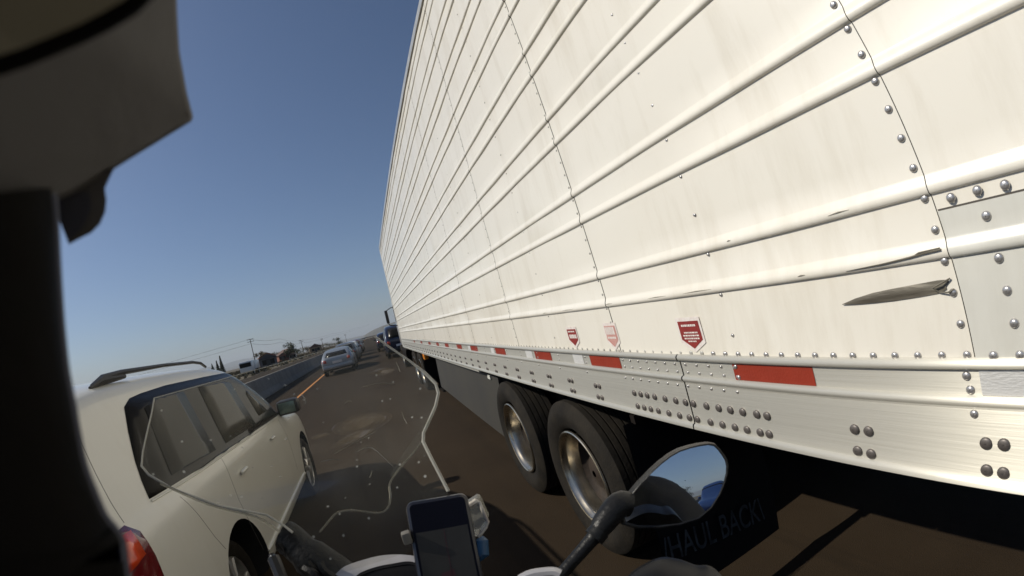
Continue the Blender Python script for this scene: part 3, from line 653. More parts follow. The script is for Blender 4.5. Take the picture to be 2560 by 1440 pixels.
def place(az, d): return d*math.sin(R(az)), d*math.cos(R(az))
WALLM = {'red': M('red_wall', (.26, .11, .075), .8, 0, (.2, .09, .06), 1), 'tan': M('tan_wall', (.34, .25, .15), .8, 0, (.28, .2, .13), 1), 'grey': M('grey_wall', (.10, .10, .105), .7, 0, (.14, .135, .13), .6), 'cream': M('cream_wall', (.5, .47, .4), .8)}
ROOFM = {'brown': M('brown_roof', (.10, .06, .045), .8, 0, (.14, .08, .06), 2), 'dark': M('dark_roof', (.05, .05, .055), .7), 'red': M('red_roof', (.24, .09, .06), .8)}
def house(az, d, wd, dp, h, wall_, roof_, label, rz=0.3, group='buildings beyond the barrier'):
    x, y = place(az, d); t = thing('house', (x, y, -.1), label, 'building', group, rz)
    m = MB(); m.box((-wd/2, -dp/2, 0), (wd/2, dp/2, h)); w0 = m.build('wall', WALLM[wall_], t, smooth=False, world=False)
    rh = wd*.28
    m = MB(); m.add([(-wd/2-.4, -dp/2-.4, h), (wd/2+.4, -dp/2-.4, h), (wd/2+.4, dp/2+.4, h), (-wd/2-.4, dp/2+.4, h), (0, -dp/2-.4, h+rh), (0, dp/2+.4, h+rh)], [(0, 1, 4), (2, 3, 5), (1, 2, 5, 4), (3, 0, 4, 5), (0, 3, 2, 1)]); m.build('roof', ROOFM[roof_], t, smooth=False, world=False)
    for k in (-1, 1):
        m = MB(); m.box((k*wd*.22-.6, -dp/2-.03, h*.35), (k*wd*.22+.6, -dp/2+.02, h*.35+1.2)); m.build('window', GLS, w0, smooth=False, world=False)
    m = MB(); m.box((-.5, -dp/2-.04, 0), (.5, -dp/2+.02, 2.1)); m.build('door', BLKP, w0, smooth=False, world=False)
house(-12.9, 120, 4.2, 9, 2.2, 'grey', 'dark', 'grey barn beside the white lorry beyond the barrier', .2)
house(-13.1, 175, 6.5, 8, 3.0, 'red', 'red', 'low red roofed house behind the grey barn')
house(-10.6, 190, 4.6, 7, 3.3, 'red', 'brown', 'tall brown roofed red house left of the second utility pole', .5)
house(-11.4, 186, 3.0, 5, 2.4, 'red', 'brown', 'small dark shed against the red house', .5)
house(-7.0, 210, 5.5, 7, 2.6, 'tan', 'brown', 'tan gabled house right of the second utility pole', .15)
house(-9.9, 180, 2.6, 4, 1.6, 'cream', 'brown', 'little cream outbuilding right of the tall red house', .1)
# white lorry on the far side
x, y = place(-15.6, 78)
lt = thing('lorry', (x, y, 0), 'white lorry on the far side of the barrier below the tall pole', 'truck', None, .05)
m = MB(); m.box((-1.1, -1, .6), (1.1, 1.0, 2.3), bev=.2); c_ = m.build('cab', WHT, lt, world=False)
m = MB(); m.box((-.95, -1.02, 1.35), (.95, -.98, 2.05)); m.build('windscreen', GLS, c_, smooth=False, world=False)
m = MB(); m.box((-1.15, 1.1, .8), (1.15, 5, 2.2), bev=.05); m.build('load_box', WHT, lt, world=False)
for yy in (0, 4):
    for s_ in (1, -1): car_wheel(lt, s_*1.05, yy, .45, .25, -s_)

LEAF = M('foliage', (.075, .075, .032), .9, 0, (.045, .05, .022), 1.5)
LEAF2 = M('dry_foliage', (.12, .09, .045), .9, 0, (.07, .06, .03), 1.5)
BARK = M('bark', (.09, .07, .05), .9)
def tree(az, d, h, wd, label, mat=LEAF, conical=False, n=900, group='trees beyond the barrier', xy=None):
    x, y = xy if xy else place(az, d); t = thing('tree', (x, y, -.1), label, 'tree', group)
    m = MB(); m.tube([(x, y, -.1), (x+.1, y, h*.4), (x, y, h*.85)], [.16+h*.012, .1+h*.008, .03], 7)
    for k in range(5):
        a = k*1.3; m.tube([(x, y, h*(.3+.08*k)), (x+wd*.3*math.cos(a), y+wd*.3*math.sin(a), h*(.45+.09*k))], [.07, .02], 5)
    m.build('trunk', BARK, t)
    m = MB(); cl = [(random.gauss(0, .28)*wd, random.gauss(0, .28)*wd, h*random.uniform(.35, .95)) for _ in range(14)]
    for k in range(n):
        if conical: zz = random.random()**1.3; rr2 = (1-zz)*wd*.5*random.random()**.5; a = random.random()*6.28; c = Vector((rr2*math.cos(a), rr2*math.sin(a), h*(.12+.88*zz)))
        else: b = random.choice(cl); c = Vector(b)+Vector((random.gauss(0, .13)*wd, random.gauss(0, .13)*wd, random.gauss(0, .07)*h))
        s = .03*h*random.uniform(.6, 1.4); a, e = random.random()*6.28, random.uniform(-1, 1)
        u = Vector((math.cos(a), math.sin(a), e)).normalized()*s; v = u.orthogonal().normalized()*s*.7
        c += Vector((x, y, -.1)); m.add([c-u-v, c+u-v*.4, c+u*.7+v, c-u*.5+v*.8], [(0, 1, 2, 3)])
    m.build('crown', mat, t, smooth=False, fix=False)
tree(-10.2, 184, 6.6, 4.2, 'bushy tree over the tall red house', LEAF)
tree(-4.0, 230, 4.6, 3.8, 'dark rounded tree standing alone nearest the vanishing queue', LEAF)
tree(-18.5, 260, 10.2, 3.0, 'tallest dark conifer over the white SUV roof', LEAF, True)
tree(-19.0, 265, 8.3, 3.0, 'middle conifer of the group over the SUV roof', LEAF, True)
tree(-19.6, 270, 7.2, 3.4, 'smallest conifer left of the group over the SUV roof', LEAF, True)
tree(-8.0, 215, 4.0, 4.5, 'dry brown bush left of the tan house', LEAF2)
tree(-6.1, 220, 3.4, 6.5, 'dry brown bush right of the tan house', LEAF2)
tree(-13.7, 170, 5.2, 3, 'thin tree left of the low red roofed house', LEAF2)
tree(0, 0, 9, 8, 'broad tree behind the rider seen in the handlebar mirror', LEAF, xy=(-40, -150))
tree(0, 0, 8, 7, 'smaller tree behind the rider seen in the handlebar mirror', LEAF, xy=(-60, -160))
tree(-12.0, 205, 4.6, 4.5, 'bare brown tree between the low red house and the tall red house', LEAF2)
tree(-5.2, 260, 3.2, 5, 'low dark bush far right of the tan house', LEAF)
tree(-9.3, 200, 3.6, 4, 'small green bush beside the little cream outbuilding', LEAF)
# scrub on the verge beyond the carriageway
m = MB()
for k in range(7000):
    yy = random.uniform(20, 420); xx = random.uniform(-70, -18.5)
    s = random.uniform(.12, .5); c = Vector((xx, yy, -.1+s*.4)); a = random.random()*6.28
    u = Vector((math.cos(a), math.sin(a), 0))*s; v = Vector((0, 0, s*random.uniform(.5, 1.0)))
    m.add([c-u-v*.6, c+u-v*.6, c+u*.4+v, c-u*.5+v*.8], [(0, 1, 2, 3)])
tag(m.build('dry_scrub', LEAF2, smooth=False, fix=False), 'dry brown scrub covering the verge beyond the far carriageway', 'scrub', kind='stuff')
# hills
HIL = M('far_hill_earth', (.12, .11, .09), .95, 0, (.10, .10, .08), .0012)
def hills(name, d, az0, az1, f, depth, n=90):
    m = MB(); rows = []
    for j in range(7):
        q = j/6; dd = d+depth*q; rows.append([])
        for i in range(n+1):
            az = az0+(az1-az0)*i/n; h = f(az)*math.sin(math.pi*min(q*1.0, .5)) if q <= .5 else f(az)*math.sin(math.pi*q)
            x, y = place(az, dd); rows[-1].append((x, y, -3+h*d*math.pi/180))
    m.grid(rows); return tag(m.build(name, HIL), kind='structure')
def fr(az): return 1.15+.25*math.sin(az*.21+1)+.12*math.sin(az*.73)+.06*math.sin(az*1.9+2)+.03*math.sin(az*4.3)
hills('far_hills', 9000, -75, -2, lambda a: fr(a)*max(.35, min(1, (-a+3)/16)), 3000)
hills('near_hills', 6500, -40, 40, lambda a: .42+.1*math.sin(a*.5)+.05*math.sin(a*1.7)+.04*math.sin(a*3.3), 1500)
hills('hill', 2600, -.8, 9, lambda a: .15+1.05*max(0, math.sin(math.pi*(a+.8)/9.8))**.6, 700)
hills('rear_hills', 7000, 120, 240, lambda a: 1.0+.3*math.sin(a*.3), 1500)

# blue pickup behind, in the mirror
bt = make_car('car', 'dark blue vehicle behind the rider seen in the handlebar mirror', 'car', M('blue_paint', (.03, .06, .16), .3, .2, coat=.5), (-1.9, -17, 0), .35, 4.9)
tag(bt, cat='car'); bt.rotation_euler.z = 0

HZ = bpy.data.materials.new('haze_air'); HZ.use_nodes = True; _n = HZ.node_tree; _n.nodes.clear(); _o = _n.nodes.new('ShaderNodeOutputMaterial'); _v = _n.nodes.new('ShaderNodeVolumePrincipled')
_v.inputs['Color'].default_value = (.80, .87, .95, 1); _v.inputs['Density'].default_value = 1.1e-4; _v.inputs['Anisotropy'].default_value = .1; _n.links.new(_v.outputs[0], _o.inputs['Volume'])
m = MB(); m.box((-9300, -8300, -8), (9300, 16300, 420)); tag(m.build('haze', HZ, smooth=False), kind='stuff')

# ------------------------------------------------------------------ motorcycle (ridden between the lanes)
mc = thing('motorcycle', (-.12, 0, 0), 'motorcycle between the SUV and the trailer with scratched clear windshield and rounded mirror', 'motorcycle')
def glassy(name, tint, haze, hz_col, gloss=1.0, specks=True):
    m = bpy.data.materials.new(name); m.use_nodes = True; n = m.node_tree.nodes; l = m.node_tree.links; n.clear()
    o = n.new('ShaderNodeOutputMaterial'); tr_ = n.new('ShaderNodeBsdfTransparent'); tr_.inputs[0].default_value = (*tint, 1)
    gl = n.new('ShaderNodeBsdfGlossy'); gl.inputs['Roughness'].default_value = .06; fr_ = n.new('ShaderNodeFresnel'); fr_.inputs[0].default_value = 1.4
    mu = n.new('ShaderNodeMath'); mu.operation = 'MULTIPLY'; mu.inputs[1].default_value = gloss; l.new(fr_.outputs[0], mu.inputs[0])
    m1 = n.new('ShaderNodeMixShader'); l.new(mu.outputs[0], m1.inputs[0]); l.new(tr_.outputs[0], m1.inputs[1]); l.new(gl.outputs[0], m1.inputs[2])
    df = n.new('ShaderNodeBsdfDiffuse'); df.inputs[0].default_value = (*hz_col, 1); tl = n.new('ShaderNodeBsdfTranslucent'); tl.inputs[0].default_value = (*hz_col, 1)
    dm = n.new('ShaderNodeMixShader'); dm.inputs[0].default_value = .2; l.new(df.outputs[0], dm.inputs[1]); l.new(tl.outputs[0], dm.inputs[2])
    m2 = n.new('ShaderNodeMixShader'); l.new(m1.outputs[0], m2.inputs[1]); l.new(dm.outputs[0], m2.inputs[2])
    tc = n.new('ShaderNodeTexCoord')
    if specks:
        nz = n.new('ShaderNodeTexNoise'); nz.inputs['Scale'].default_value = 9; nz.inputs['Detail'].default_value = 6; l.new(tc.outputs['Object'], nz.inputs[0])
        mr = n.new('ShaderNodeMapRange'); mr.inputs[1].default_value = .42; mr.inputs[2].default_value = .8; mr.inputs[3].default_value = haze; mr.inputs[4].default_value = haze*3.2; l.new(nz.outputs[0], mr.inputs[0])
        vo = n.new('ShaderNodeTexVoronoi'); vo.inputs['Scale'].default_value = 95; l.new(tc.outputs['Object'], vo.inputs[0])
        ms = n.new('ShaderNodeMapRange'); ms.inputs[1].default_value = .12; ms.inputs[2].default_value = .20; ms.inputs[3].default_value = 1; ms.inputs[4].default_value = 0; l.new(vo.outputs['Distance'], ms.inputs[0])
        hs = n.new('ShaderNodeSeparateColor'); l.new(vo.outputs['Color'], hs.inputs[0]); gt = n.new('ShaderNodeMath'); gt.operation = 'GREATER_THAN'; gt.inputs[1].default_value = .8; l.new(hs.outputs[0], gt.inputs[0])
        q = n.new('ShaderNodeMath'); q.operation = 'MULTIPLY'; l.new(ms.outputs[0], q.inputs[0]); l.new(gt.outputs[0], q.inputs[1])
        q2 = n.new('ShaderNodeMath'); q2.operation = 'MULTIPLY'; q2.inputs[1].default_value = .4; l.new(q.outputs[0], q2.inputs[0])
        ad = n.new('ShaderNodeMath'); ad.operation = 'ADD'; ad.use_clamp = True; l.new(mr.outputs[0], ad.inputs[0]); l.new(q2.outputs[0], ad.inputs[1])
        vo2 = n.new('ShaderNodeTexVoronoi'); vo2.inputs['Scale'].default_value = 42; vo2.inputs['Randomness'].default_value = 1; l.new(tc.outputs['Object'], vo2.inputs[0])
        ms2 = n.new('ShaderNodeMapRange'); ms2.inputs[1].default_value = .05; ms2.inputs[2].default_value = .11; ms2.inputs[3].default_value = .7; ms2.inputs[4].default_value = 0; l.new(vo2.outputs['Distance'], ms2.inputs[0])
        hs2 = n.new('ShaderNodeSeparateColor'); l.new(vo2.outputs['Color'], hs2.inputs[0]); g2 = n.new('ShaderNodeMath'); g2.operation = 'GREATER_THAN'; g2.inputs[1].default_value = .78; l.new(hs2.outputs[1], g2.inputs[0])
        q3 = n.new('ShaderNodeMath'); q3.operation = 'MULTIPLY'; l.new(ms2.outputs[0], q3.inputs[0]); l.new(g2.outputs[0], q3.inputs[1])
        a3 = n.new('ShaderNodeMath'); a3.operation = 'ADD'; a3.use_clamp = True; l.new(ad.outputs[0], a3.inputs[0]); l.new(q3.outputs[0], a3.inputs[1]); l.new(a3.outputs[0], m2.inputs[0])
    else: m2.inputs[0].default_value = haze
    l.new(m2.outputs[0], o.inputs[0]); return m
WSH = glassy('scratched_windshield', (.93, .92, .89), .044, (.5, .5, .45), .10)
WSE = glassy('windshield_edge', (.6, .6, .56), .5, (.72, .70, .62), 1, False)
WSR = glassy('windshield_ridge', (.8, .8, .76), .2, (.5, .47, .38), 1, False)
Lp = [(386, 995), (379, 1035), (368, 1080), (357, 1130), (354, 1165), (372, 1187), (401, 1204), (432, 1222), (490, 1243), (549, 1265), (608, 1276), (666, 1287), (708, 1312), (732, 1331), (765, 1385), (830, 1440)]
Rp = [(937, 841), (971, 866), (1021, 900), (1061, 931), (1089, 959), (1096, 983), (1089, 1015), (1078, 1040), (1059, 1082), (1058, 1104), (1068, 1125), (1081, 1151), (1100, 1187), (1121, 1228), (1128, 1275), (1135, 1340)]
nL = len(Lp); rows = []
for i in range(nL):
    t = min(1, i/13); rl = .60-.06*t; rg = .62-.075*t; row = []
    A = at(*Lp[i], rl); B = at(*Rp[i], rg); away = ((A+B)/2-Vector((0, 0, EYE))).normalized()
    for j in range(17):
        s = j/16; row.append(A.lerp(B, s)+away*(.07*4*s*(1-s)*(1 if i < 7 else max(.15, 1-.14*(i-6)))))
    rows.append(row)
m = MB(); m.grid(rows); wso = m.build('windshield', WSH, mc, ang=80)
m = MB(); m.tube([r[0] for r in rows[:14]], [.0009]*4+[.0013]*10, 8); m.tube([r[-1] for r in rows[:14]], [.0014]*3+[.0021]*11, 8); m.tube(rows[0], .0004, 6); m.build('windshield_edge', WSE, wso)
m = MB()
cr = [(1058, 1100, .572), (1035, 1130, .571), (1005, 1163, .57), (985, 1190, .568), (974, 1212, .566), (976, 1240, .562), (972, 1265, .56), (955, 1281, .56), (920, 1280, .56), (880, 1275, .56), (845, 1281, .56), (828, 1296, .56), (800, 1330, .56)]
def smooth_pts(pts, k=4):
    out = []
    P_ = [pts[0]]+pts+[pts[-1]]
    for i in range(1, len(P_)-2):
        for j in range(k):
            t = j/k; a, b, c, d = P_[i-1], P_[i], P_[i+1], P_[i+2]
            out.append(a*(-.5*t+t*t-.5*t**3)+b*(1-2.5*t*t+1.5*t**3)+c*(.5*t+2*t*t-1.5*t**3)+d*(-.5*t*t+.5*t**3))
    out.append(pts[-1]); return out
m.tube(smooth_pts([at(*q) for q in cr]), .0013, 6)
m.tube(smooth_pts([at(*q) for q in ((401, 1207, .548), (520, 1260, .545), (640, 1292, .54), (700, 1330, .54))]), .0016, 6)
m.build('windshield_ridge', WSR, wso)
ra = [(1092, 1022), (1050, 1076), (1010, 1130), (975, 1188)]; rb = [(1062, 1090), (1043, 1122), (1012, 1162), (984, 1196)]
m = MB(); m.grid([smooth_pts([at(x, y, .575) for x, y in ra]), smooth_pts([at(x, y, .574) for x, y in rb])]); m.build('windshield_crease', glassy('crease_plastic', (.9, .9, .86), .10, (.55, .53, .45), .3, False), wso)
# soft reflection on the screen, painted in as stacked tan haze patches
REFL = glassy('reflection_tint', (.97, .96, .94), .055, (.62, .52, .38), .1, False)
def wsp(px, py):
    best = min(((p-Vector((0, 0, EYE))).normalized()-(at(px, py, 1)-Vector((0, 0, EYE)))).length for r in rows for p in r)
    for r in rows:
        for p in r:
            if abs(((p-Vector((0, 0, EYE))).normalized()-(at(px, py, 1)-Vector((0, 0, EYE)))).length-best) < 1e-9: return at(px, py, (p-Vector((0, 0, EYE))).length-.004)
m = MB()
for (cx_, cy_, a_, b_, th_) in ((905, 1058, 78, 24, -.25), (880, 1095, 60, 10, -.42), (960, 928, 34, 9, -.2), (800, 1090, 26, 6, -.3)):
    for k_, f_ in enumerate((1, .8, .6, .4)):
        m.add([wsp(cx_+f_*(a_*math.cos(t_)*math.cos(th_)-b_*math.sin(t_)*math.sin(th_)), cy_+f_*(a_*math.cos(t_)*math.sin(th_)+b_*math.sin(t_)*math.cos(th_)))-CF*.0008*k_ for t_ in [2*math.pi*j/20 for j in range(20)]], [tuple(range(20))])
tag(m.build('painted_reflection', REFL, wso, smooth=False, fix=False), kind='stuff')
m = MB()
for pl_ in ([(985, 1168), (930, 1120), (890, 1130)], [(832, 1136), (880, 1110), (940, 1078)], [(905, 968), (945, 958), (990, 960)], [(752, 985), (764, 1000), (760, 1012)],
            [(1005, 1030), (1010, 1046), (1018, 1060)], [(990, 905), (996, 918), (1000, 930)], [(800, 1155), (830, 1148), (850, 1150)], [(930, 1175), (928, 1186), (924, 1194)], [(860, 1010), (872, 1002), (880, 1004)]):
    m.tube(smooth_pts([wsp(*q) for q in pl_]), [.0001]+[.00055]*7+[.0001], 5)
tag(m.build('scratch', WSR, wso), kind='stuff')
# mirror on its stalk
ctr = at(1700, 1215, .58); din = (ctr-Vector((0, 0, EYE))).normalized(); rf = Vector((-.26, -.96, .07)).normalized(); nrm = (rf-din).normalized()
def onmir(px, py, push=0):
    d = (at(px, py, 1)-Vector((0, 0, EYE))); o = Vector((0, 0, EYE)); t = (ctr-o).dot(nrm)/d.dot(nrm); return o+d*t+nrm*push
gp = [(1619, 1192), (1643, 1168), (1665, 1150), (1688, 1134), (1712, 1124), (1738, 1117), (1760, 1113), (1777, 1112), (1790, 1119), (1799, 1131), (1808, 1143), (1814, 1157), (1815, 1175), (1812, 1192), (1804, 1218), (1788, 1250), (1762, 1282), (1725, 1301), (1672, 1312), (1619, 1315), (1574, 1312), (1557, 1296), (1559, 1266), (1587, 1226)]
gp = [(round(.25*((1-t)*gp[i-1][0]*(1-t)+0)+0, 2), 0) for i in range(0) for t in ()] or [((gp[i][0]*(6-4*0)+gp[i-1][0]+gp[(i+1) % len(gp)][0])/8 if h == 0 else (gp[i][0]+gp[(i+1) % len(gp)][0])/2+((gp[i][0]+gp[(i+1) % len(gp)][0])-(gp[i-1][0]+gp[(i+2) % len(gp)][0]))/16, (gp[i][1]*6+gp[i-1][1]+gp[(i+1) % len(gp)][1])/8 if h == 0 else (gp[i][1]+gp[(i+1) % len(gp)][1])/2+((gp[i][1]+gp[(i+1) % len(gp)][1])-(gp[i-1][1]+gp[(i+2) % len(gp)][1]))/16) for i in range(len(gp)) for h in (0, 1)]
gc = (sum(p[0] for p in gp)/len(gp), sum(p[1] for p in gp)/len(gp))
mh = MB()
def ring(f, push): return [onmir(gc[0]+(x-gc[0])*f, gc[1]+(y-gc[1])*f, push) for x, y in gp]
mh.grid([ring(.985, .0), ring(1.01, .004), ring(1.045, .003), ring(1.075, -.008), ring(1.06, -.02), ring(.9, -.035), ring(.5, -.045), ring(.05, -.047)], 0, True)
HS = M('mirror_housing_plastic', (.010, .010, .0105), .38, 0, (.015, .015, .014), 20, .15, 150, spec=.25)
mir = mh.build('mirror', HS, mc)
cxm = ring(1, 0); cc = sum(cxm, Vector())/len(cxm); RAD = 1.1
gr = []
for f in (1.0, .85, .7, .55, .4, .25, .1, .01):
    row = []
    for x, y in gp:
        p = onmir(gc[0]+(x-gc[0])*f*.992, gc[1]+(y-gc[1])*f*.992, .0012); d2 = (p-cc).length_squared; row.append(p-nrm*(d2/(2*RAD))+nrm*.0015)
    gr.append(row)
g_ = MB(); g_.grid(gr, 0, True)
g_.build('mirror_glass', M('silvered_glass', (.62, .66, .70), .012, 1), mir, ang=89)
m = MB(); m.tube(smooth_pts([at(1575, 1262, .575), at(1548, 1262, .57), at(1515, 1300, .565), at(1495, 1330, .563)]), [.015, .0155, .016, .0165, .0165, .0165, .016, .0155, .015, .0145, .0135, .0125, .012], 16)
m.build('mirror_neck', HS, mir)
m = MB(); m.tube([at(1503, 1320, .563), at(1478, 1350, .562), at(1430, 1405, .56), at(1395, 1445, .558), at(1340, 1510, .56)], [.012, .0088, .0078, .0078, .008], 14); m.tube([at(1500, 1325, .563), at(1484, 1344, .562)], .0128, 14)
m.build('mirror_stalk', HS, mir)
# left-hand mirror of the same kind, out of view, so the machine is complete
# handlebar, controls
BK = M('black_control_plastic', (.005, .005, .005), .42, 0, (.008, .008, .008), 40, .2, 120, spec=.15)
HB = M('black_handlebar', (.02, .02, .02), .3, .4)
m = MB(); m.tube(smooth_pts([Vector((-.50, .30, 1.12)), Vector((-.34, .40, 1.135)), Vector((-.2, .44, 1.14)), Vector((.0, .44, 1.14)), Vector((.14, .40, 1.135)), Vector((.28, .30, 1.12))]), .012, 10); m.build('handlebar', HB, mc)
for s_ in (-1, 1):
    m = MB(); a, b = Vector((-.12+s_*.26, .355, 1.128)), Vector((-.12+s_*.40, .285, 1.118)); m.tube([a, b], .018, 12); m.build('grip', RUB, mc)
# left cluster seen at the bottom: reservoir, switch block, clutch lever, cables
m = MB()
c0, c1, c2 = at(725, 1348, .66), at(775, 1392, .65), at(850, 1445, .64)
m.tube(smooth_pts([at(702, 1335, .665), c0, c1, c2, at(900, 1500, .63)]), [.006]*2+[.022]*6+[.026]*5+[.03]*4, 10)
m.tube([at(700, 1372, .65), at(735, 1350, .66)], .010, 8)
m.build('switch_block', BK, mc)
m = MB(); m.tube(smooth_pts([at(678, 1385, .62), at(690, 1410, .615), at(705, 1450, .61), at(720, 1500, .61)]), [.004]*2+[.008]*6+[.009]*5, 8); m.build('clutch_lever', HB, mc)
m = MB(); m.tube(smooth_pts([at(800, 1405, .60), at(815, 1430, .6), at(860, 1460, .6)]), .005, 6); m.tube(smooth_pts([at(760, 1420, .61), at(790, 1440, .6), at(830, 1490, .6)]), .006, 6); m.tube([at(770, 1405, .61), at(830, 1470, .6)], .004, 6); m.build('cables', BK, mc)
# dashboard cowl with its pale curved edge
COWL = M('gloss_cowl', (.005, .005, .006), .4, 0, spec=.25); PALE = M('pale_satin_cowl_edge', (.50, .49, .50), .3, .3, (.36, .35, .37), 12)
e1 = [(835, 1440, .60), (860, 1417, .60), (900, 1402, .605), (950, 1389, .61), (1000, 1386, .61), (1040, 1390, .605)]
e2 = [(880, 1452, .595), (900, 1432, .597), (940, 1417, .60), (985, 1408, .602), (1020, 1403, .602), (1045, 1408, .60)]
e3 = [(900, 1500, .58), (920, 1470, .585), (950, 1440, .59), (1000, 1430, .592), (1040, 1425, .592), (1070, 1425, .59)]
e4 = [(930, 1650, .57), (950, 1600, .575), (980, 1570, .575), (1020, 1550, .575), (1060, 1550, .575), (1100, 1550, .57)]
e0 = [(x, y+6, r+.02) for x, y, r in e1]
m = MB(); m.grid([smooth_pts([at(*q) for q in e0]), smooth_pts([at(*q) for q in e1]), smooth_pts([at(*q) for q in e2])]); m.build('cowl_edge', PALE, mc)
m = MB(); m.grid([smooth_pts([at(x, y+1, r-.001) for x, y, r in e2]), smooth_pts([at(*q) for q in e3]), smooth_pts([at(*q) for q in e4])]); m.tube(smooth_pts([at(x, y+8, r-.004) for x, y, r in e2]), .0012, 6); m.build('cowl', COWL, mc)
# dark upper fairing in front of and under the windshield
m = MB(); m.grid([[(-.12+x*w_, y, z-.05*x*x) for x in (-1, -.7, -.35, 0, .35, .7, 1)] for w_, y, z in ((.20, .52, 1.10), (.26, .70, 1.05), (.25, .95, .92), (.16, 1.12, .76), (.06, 1.18, .62))]); m.build('fairing', COWL, mc)
# right lower black parts at the bottom edge (throttle side: brake reservoir and hand guard)
m = MB(); gq = [(1560, 1450), (1585, 1425), (1625, 1402), (1660, 1392), (1700, 1398), (1740, 1412), (1765, 1412), (1785, 1420), (1810, 1445), (1840, 1480)]
m.grid([smooth_pts([at(x, y, .50) for x, y in gq]), smooth_pts([at(x+2, y+6, .47) for x, y in gq]), smooth_pts([at(x, y+60, .45) for x, y in gq]), smooth_pts([at(x, y+200, .44) for x, y in gq])]); m.grid([smooth_pts([at(x, y, .50) for x, y in gq]), smooth_pts([at(x, y+120, .52) for x, y in gq])]); m.build('hand_guard', COWL, mc)
m = MB(); m.tube(smooth_pts([at(1300, 1450, .53), at(1330, 1436, .53), at(1380, 1430, .53), at(1400, 1436, .53)]), .006, 8); m.build('brake_reservoir', PALE, mc)
# phone clamp: clear bracket and blue knob
CLR = glassy('clear_bracket_plastic', (.75, .74, .7), .25, (.7, .68, .6), 1, False)
m = MB(); hp = [(1160, 1272, .55), (1190, 1253, .55), (1198, 1256, .55), (1220, 1305, .55), (1215, 1318, .55), (1196, 1343, .55)]
q = [at(*p) for p in hp]; m.slab(q+[at(1180, 1338, .55)], CF*.02); br = m.build('phone_bracket', CLR, mc, smooth=False)
m = MB(); m.tube([at(*p) for p in hp], [.0035, .004, .0025, .002, .002, .002], 8); m.build('bracket_rim', M('worn_white_plastic', (.55, .52, .46), .5, 0, (.35, .3, .25), 40), br)
m = MB(); m.tube([at(1196, 1345, .545), at(1200, 1352, .545), at(1201, 1385, .545), at(1194, 1400, .545)], [.006, .0095, .010, .004], 12); m.build('clamp_knob', M('blue_knob', (.006, .05, .12), .5), mc)
m = MB(); m.box(at(1018, 1340, .53)-Vector((.006, .006, .008)), at(1018, 1340, .53)+Vector((.004, .004, .006)), bev=.002); m.build('clamp_jaw', M('dull_jaw', (.16, .15, .13), .5), mc)
# tank, seat, engine, forks, wheels
TNK = M('cream_tank', (.55, .53, .46), .25, 0, coat=.6)
m = MB(); m.grid([[(-.12+w_*math.cos(a), y, zc+h_*math.sin(a)) for a in [2*math.pi*k/16 for k in range(16)]] for y, w_, h_, zc in ((.36, .04, .03, .93), (.30, .12, .09, .93), (.15, .17, .13, .93), (0, .17, .12, .92), (-.12, .11, .08, .88), (-.16, .05, .04, .85))], 0, True); m.build('fuel_tank', TNK, mc)
m = MB(); m.grid([[(-.12+w_*math.cos(a), y, zc+h_*math.sin(a)) for a in [2*math.pi*k/14 for k in range(14)]] for y, w_, h_, zc in ((-.1, .05, .03, .82), (-.2, .12, .05, .82), (-.5, .15, .05, .82), (-.8, .12, .05, .9), (-1.0, .06, .04, .93))], 0, True); m.build('seat', BK, mc)
m = MB(); m.box((-.30, -.15, .28), (.06, .38, .72), bev=.05); m.tube([(-.12, .38, .5), (-.12, .5, .85)], .03, 8); m.build('engine', UND, mc)
m = MB()
for s_ in (-.1, .1): m = MB(); m.tube([(-.12+s_, .42, 1.12), (-.12+s_, .80, .32)], .025, 10); m.build('fork_leg', HB, mc)
for y in (.80, -.68):
    m = MB(); m.lathe([(-.02, .05), (.02, .05)], (-.12, y, .31), 'x', 16); [m.tube([(-.12, y+.04*math.cos(k), .31+.04*math.sin(k)), (-.12, y+.24*math.cos(k), .31+.24*math.sin(k))], .01, 5) for k in [2*math.pi*j/8 for j in range(8)]]
    w_ = m.build('wheel', HB, mc); m = MB(); m.lathe([(-.03, .23), (-.055, .27), (-.03, .305), (0, .31), (.03, .305), (.055, .27), (.03, .23), (-.03, .23)], (-.12, y, .31), 'x', 40); m.build('tyre', RUB, w_)
for x_ in (-.16, -.04): m = MB(); m.box((x_, -.68, .30), (x_-.04, .0, .38)); m.build('swingarm', UND, mc)

# ------------------------------------------------------------------ phone
u = (at(1150, 1233, .53)-at(1012, 1256, .53)).normalized(); vv = (at(1045, 1440, .535)-at(1012, 1256, .53)); vv = (vv-u*vv.dot(u)).normalized(); nn_ = u.cross(vv)
if nn_.dot(CF) > 0: nn_ = -nn_
TL = at(1012, 1256, .53)
ph = thing('smartphone', TL+u*.034+vv*.07, 'black smartphone standing in its mount behind the windshield, map screen dim', 'phone')
def pf_(a, b, c): return TL+u*a+vv*b+nn_*c
def rrect(x0, y0, x1, y1, r, c):
    o = []
    for (cx_, cy_, a0) in ((x1-r, y0+r, -90), (x1-r, y1-r, 0), (x0+r, y1-r, 90), (x0+r, y0+r, 180)):
        for k in range(5): a = R(a0+22.5*k); o.append(pf_(cx_+r*math.cos(a), cy_+r*math.sin(a), c))
    return o
W_, L_ = .0715, .145
m = MB(); m.grid([rrect(.004, .004, W_-.004, L_-.004, .006, .0), rrect(.001, .001, W_-.001, L_-.001, .008, -.0015), rrect(0, 0, W_, L_, .009, -.004), rrect(.001, .001, W_-.001, L_-.001, .008, -.011), rrect(.01, .01, W_-.01, L_-.01, .006, -.0115)], 0, True)
bdy = m.build('phone_case', M('dark_phone_case', (.012, .012, .018), .3, 0, coat=.3), ph)
m = MB(); m.slab(rrect(.004, .004, W_-.004, L_-.004, .005, .0006), -nn_*.001); m.build('phone_glass', M('phone_glass', (.004, .004, .009), .4, spec=.15), ph, smooth=False)
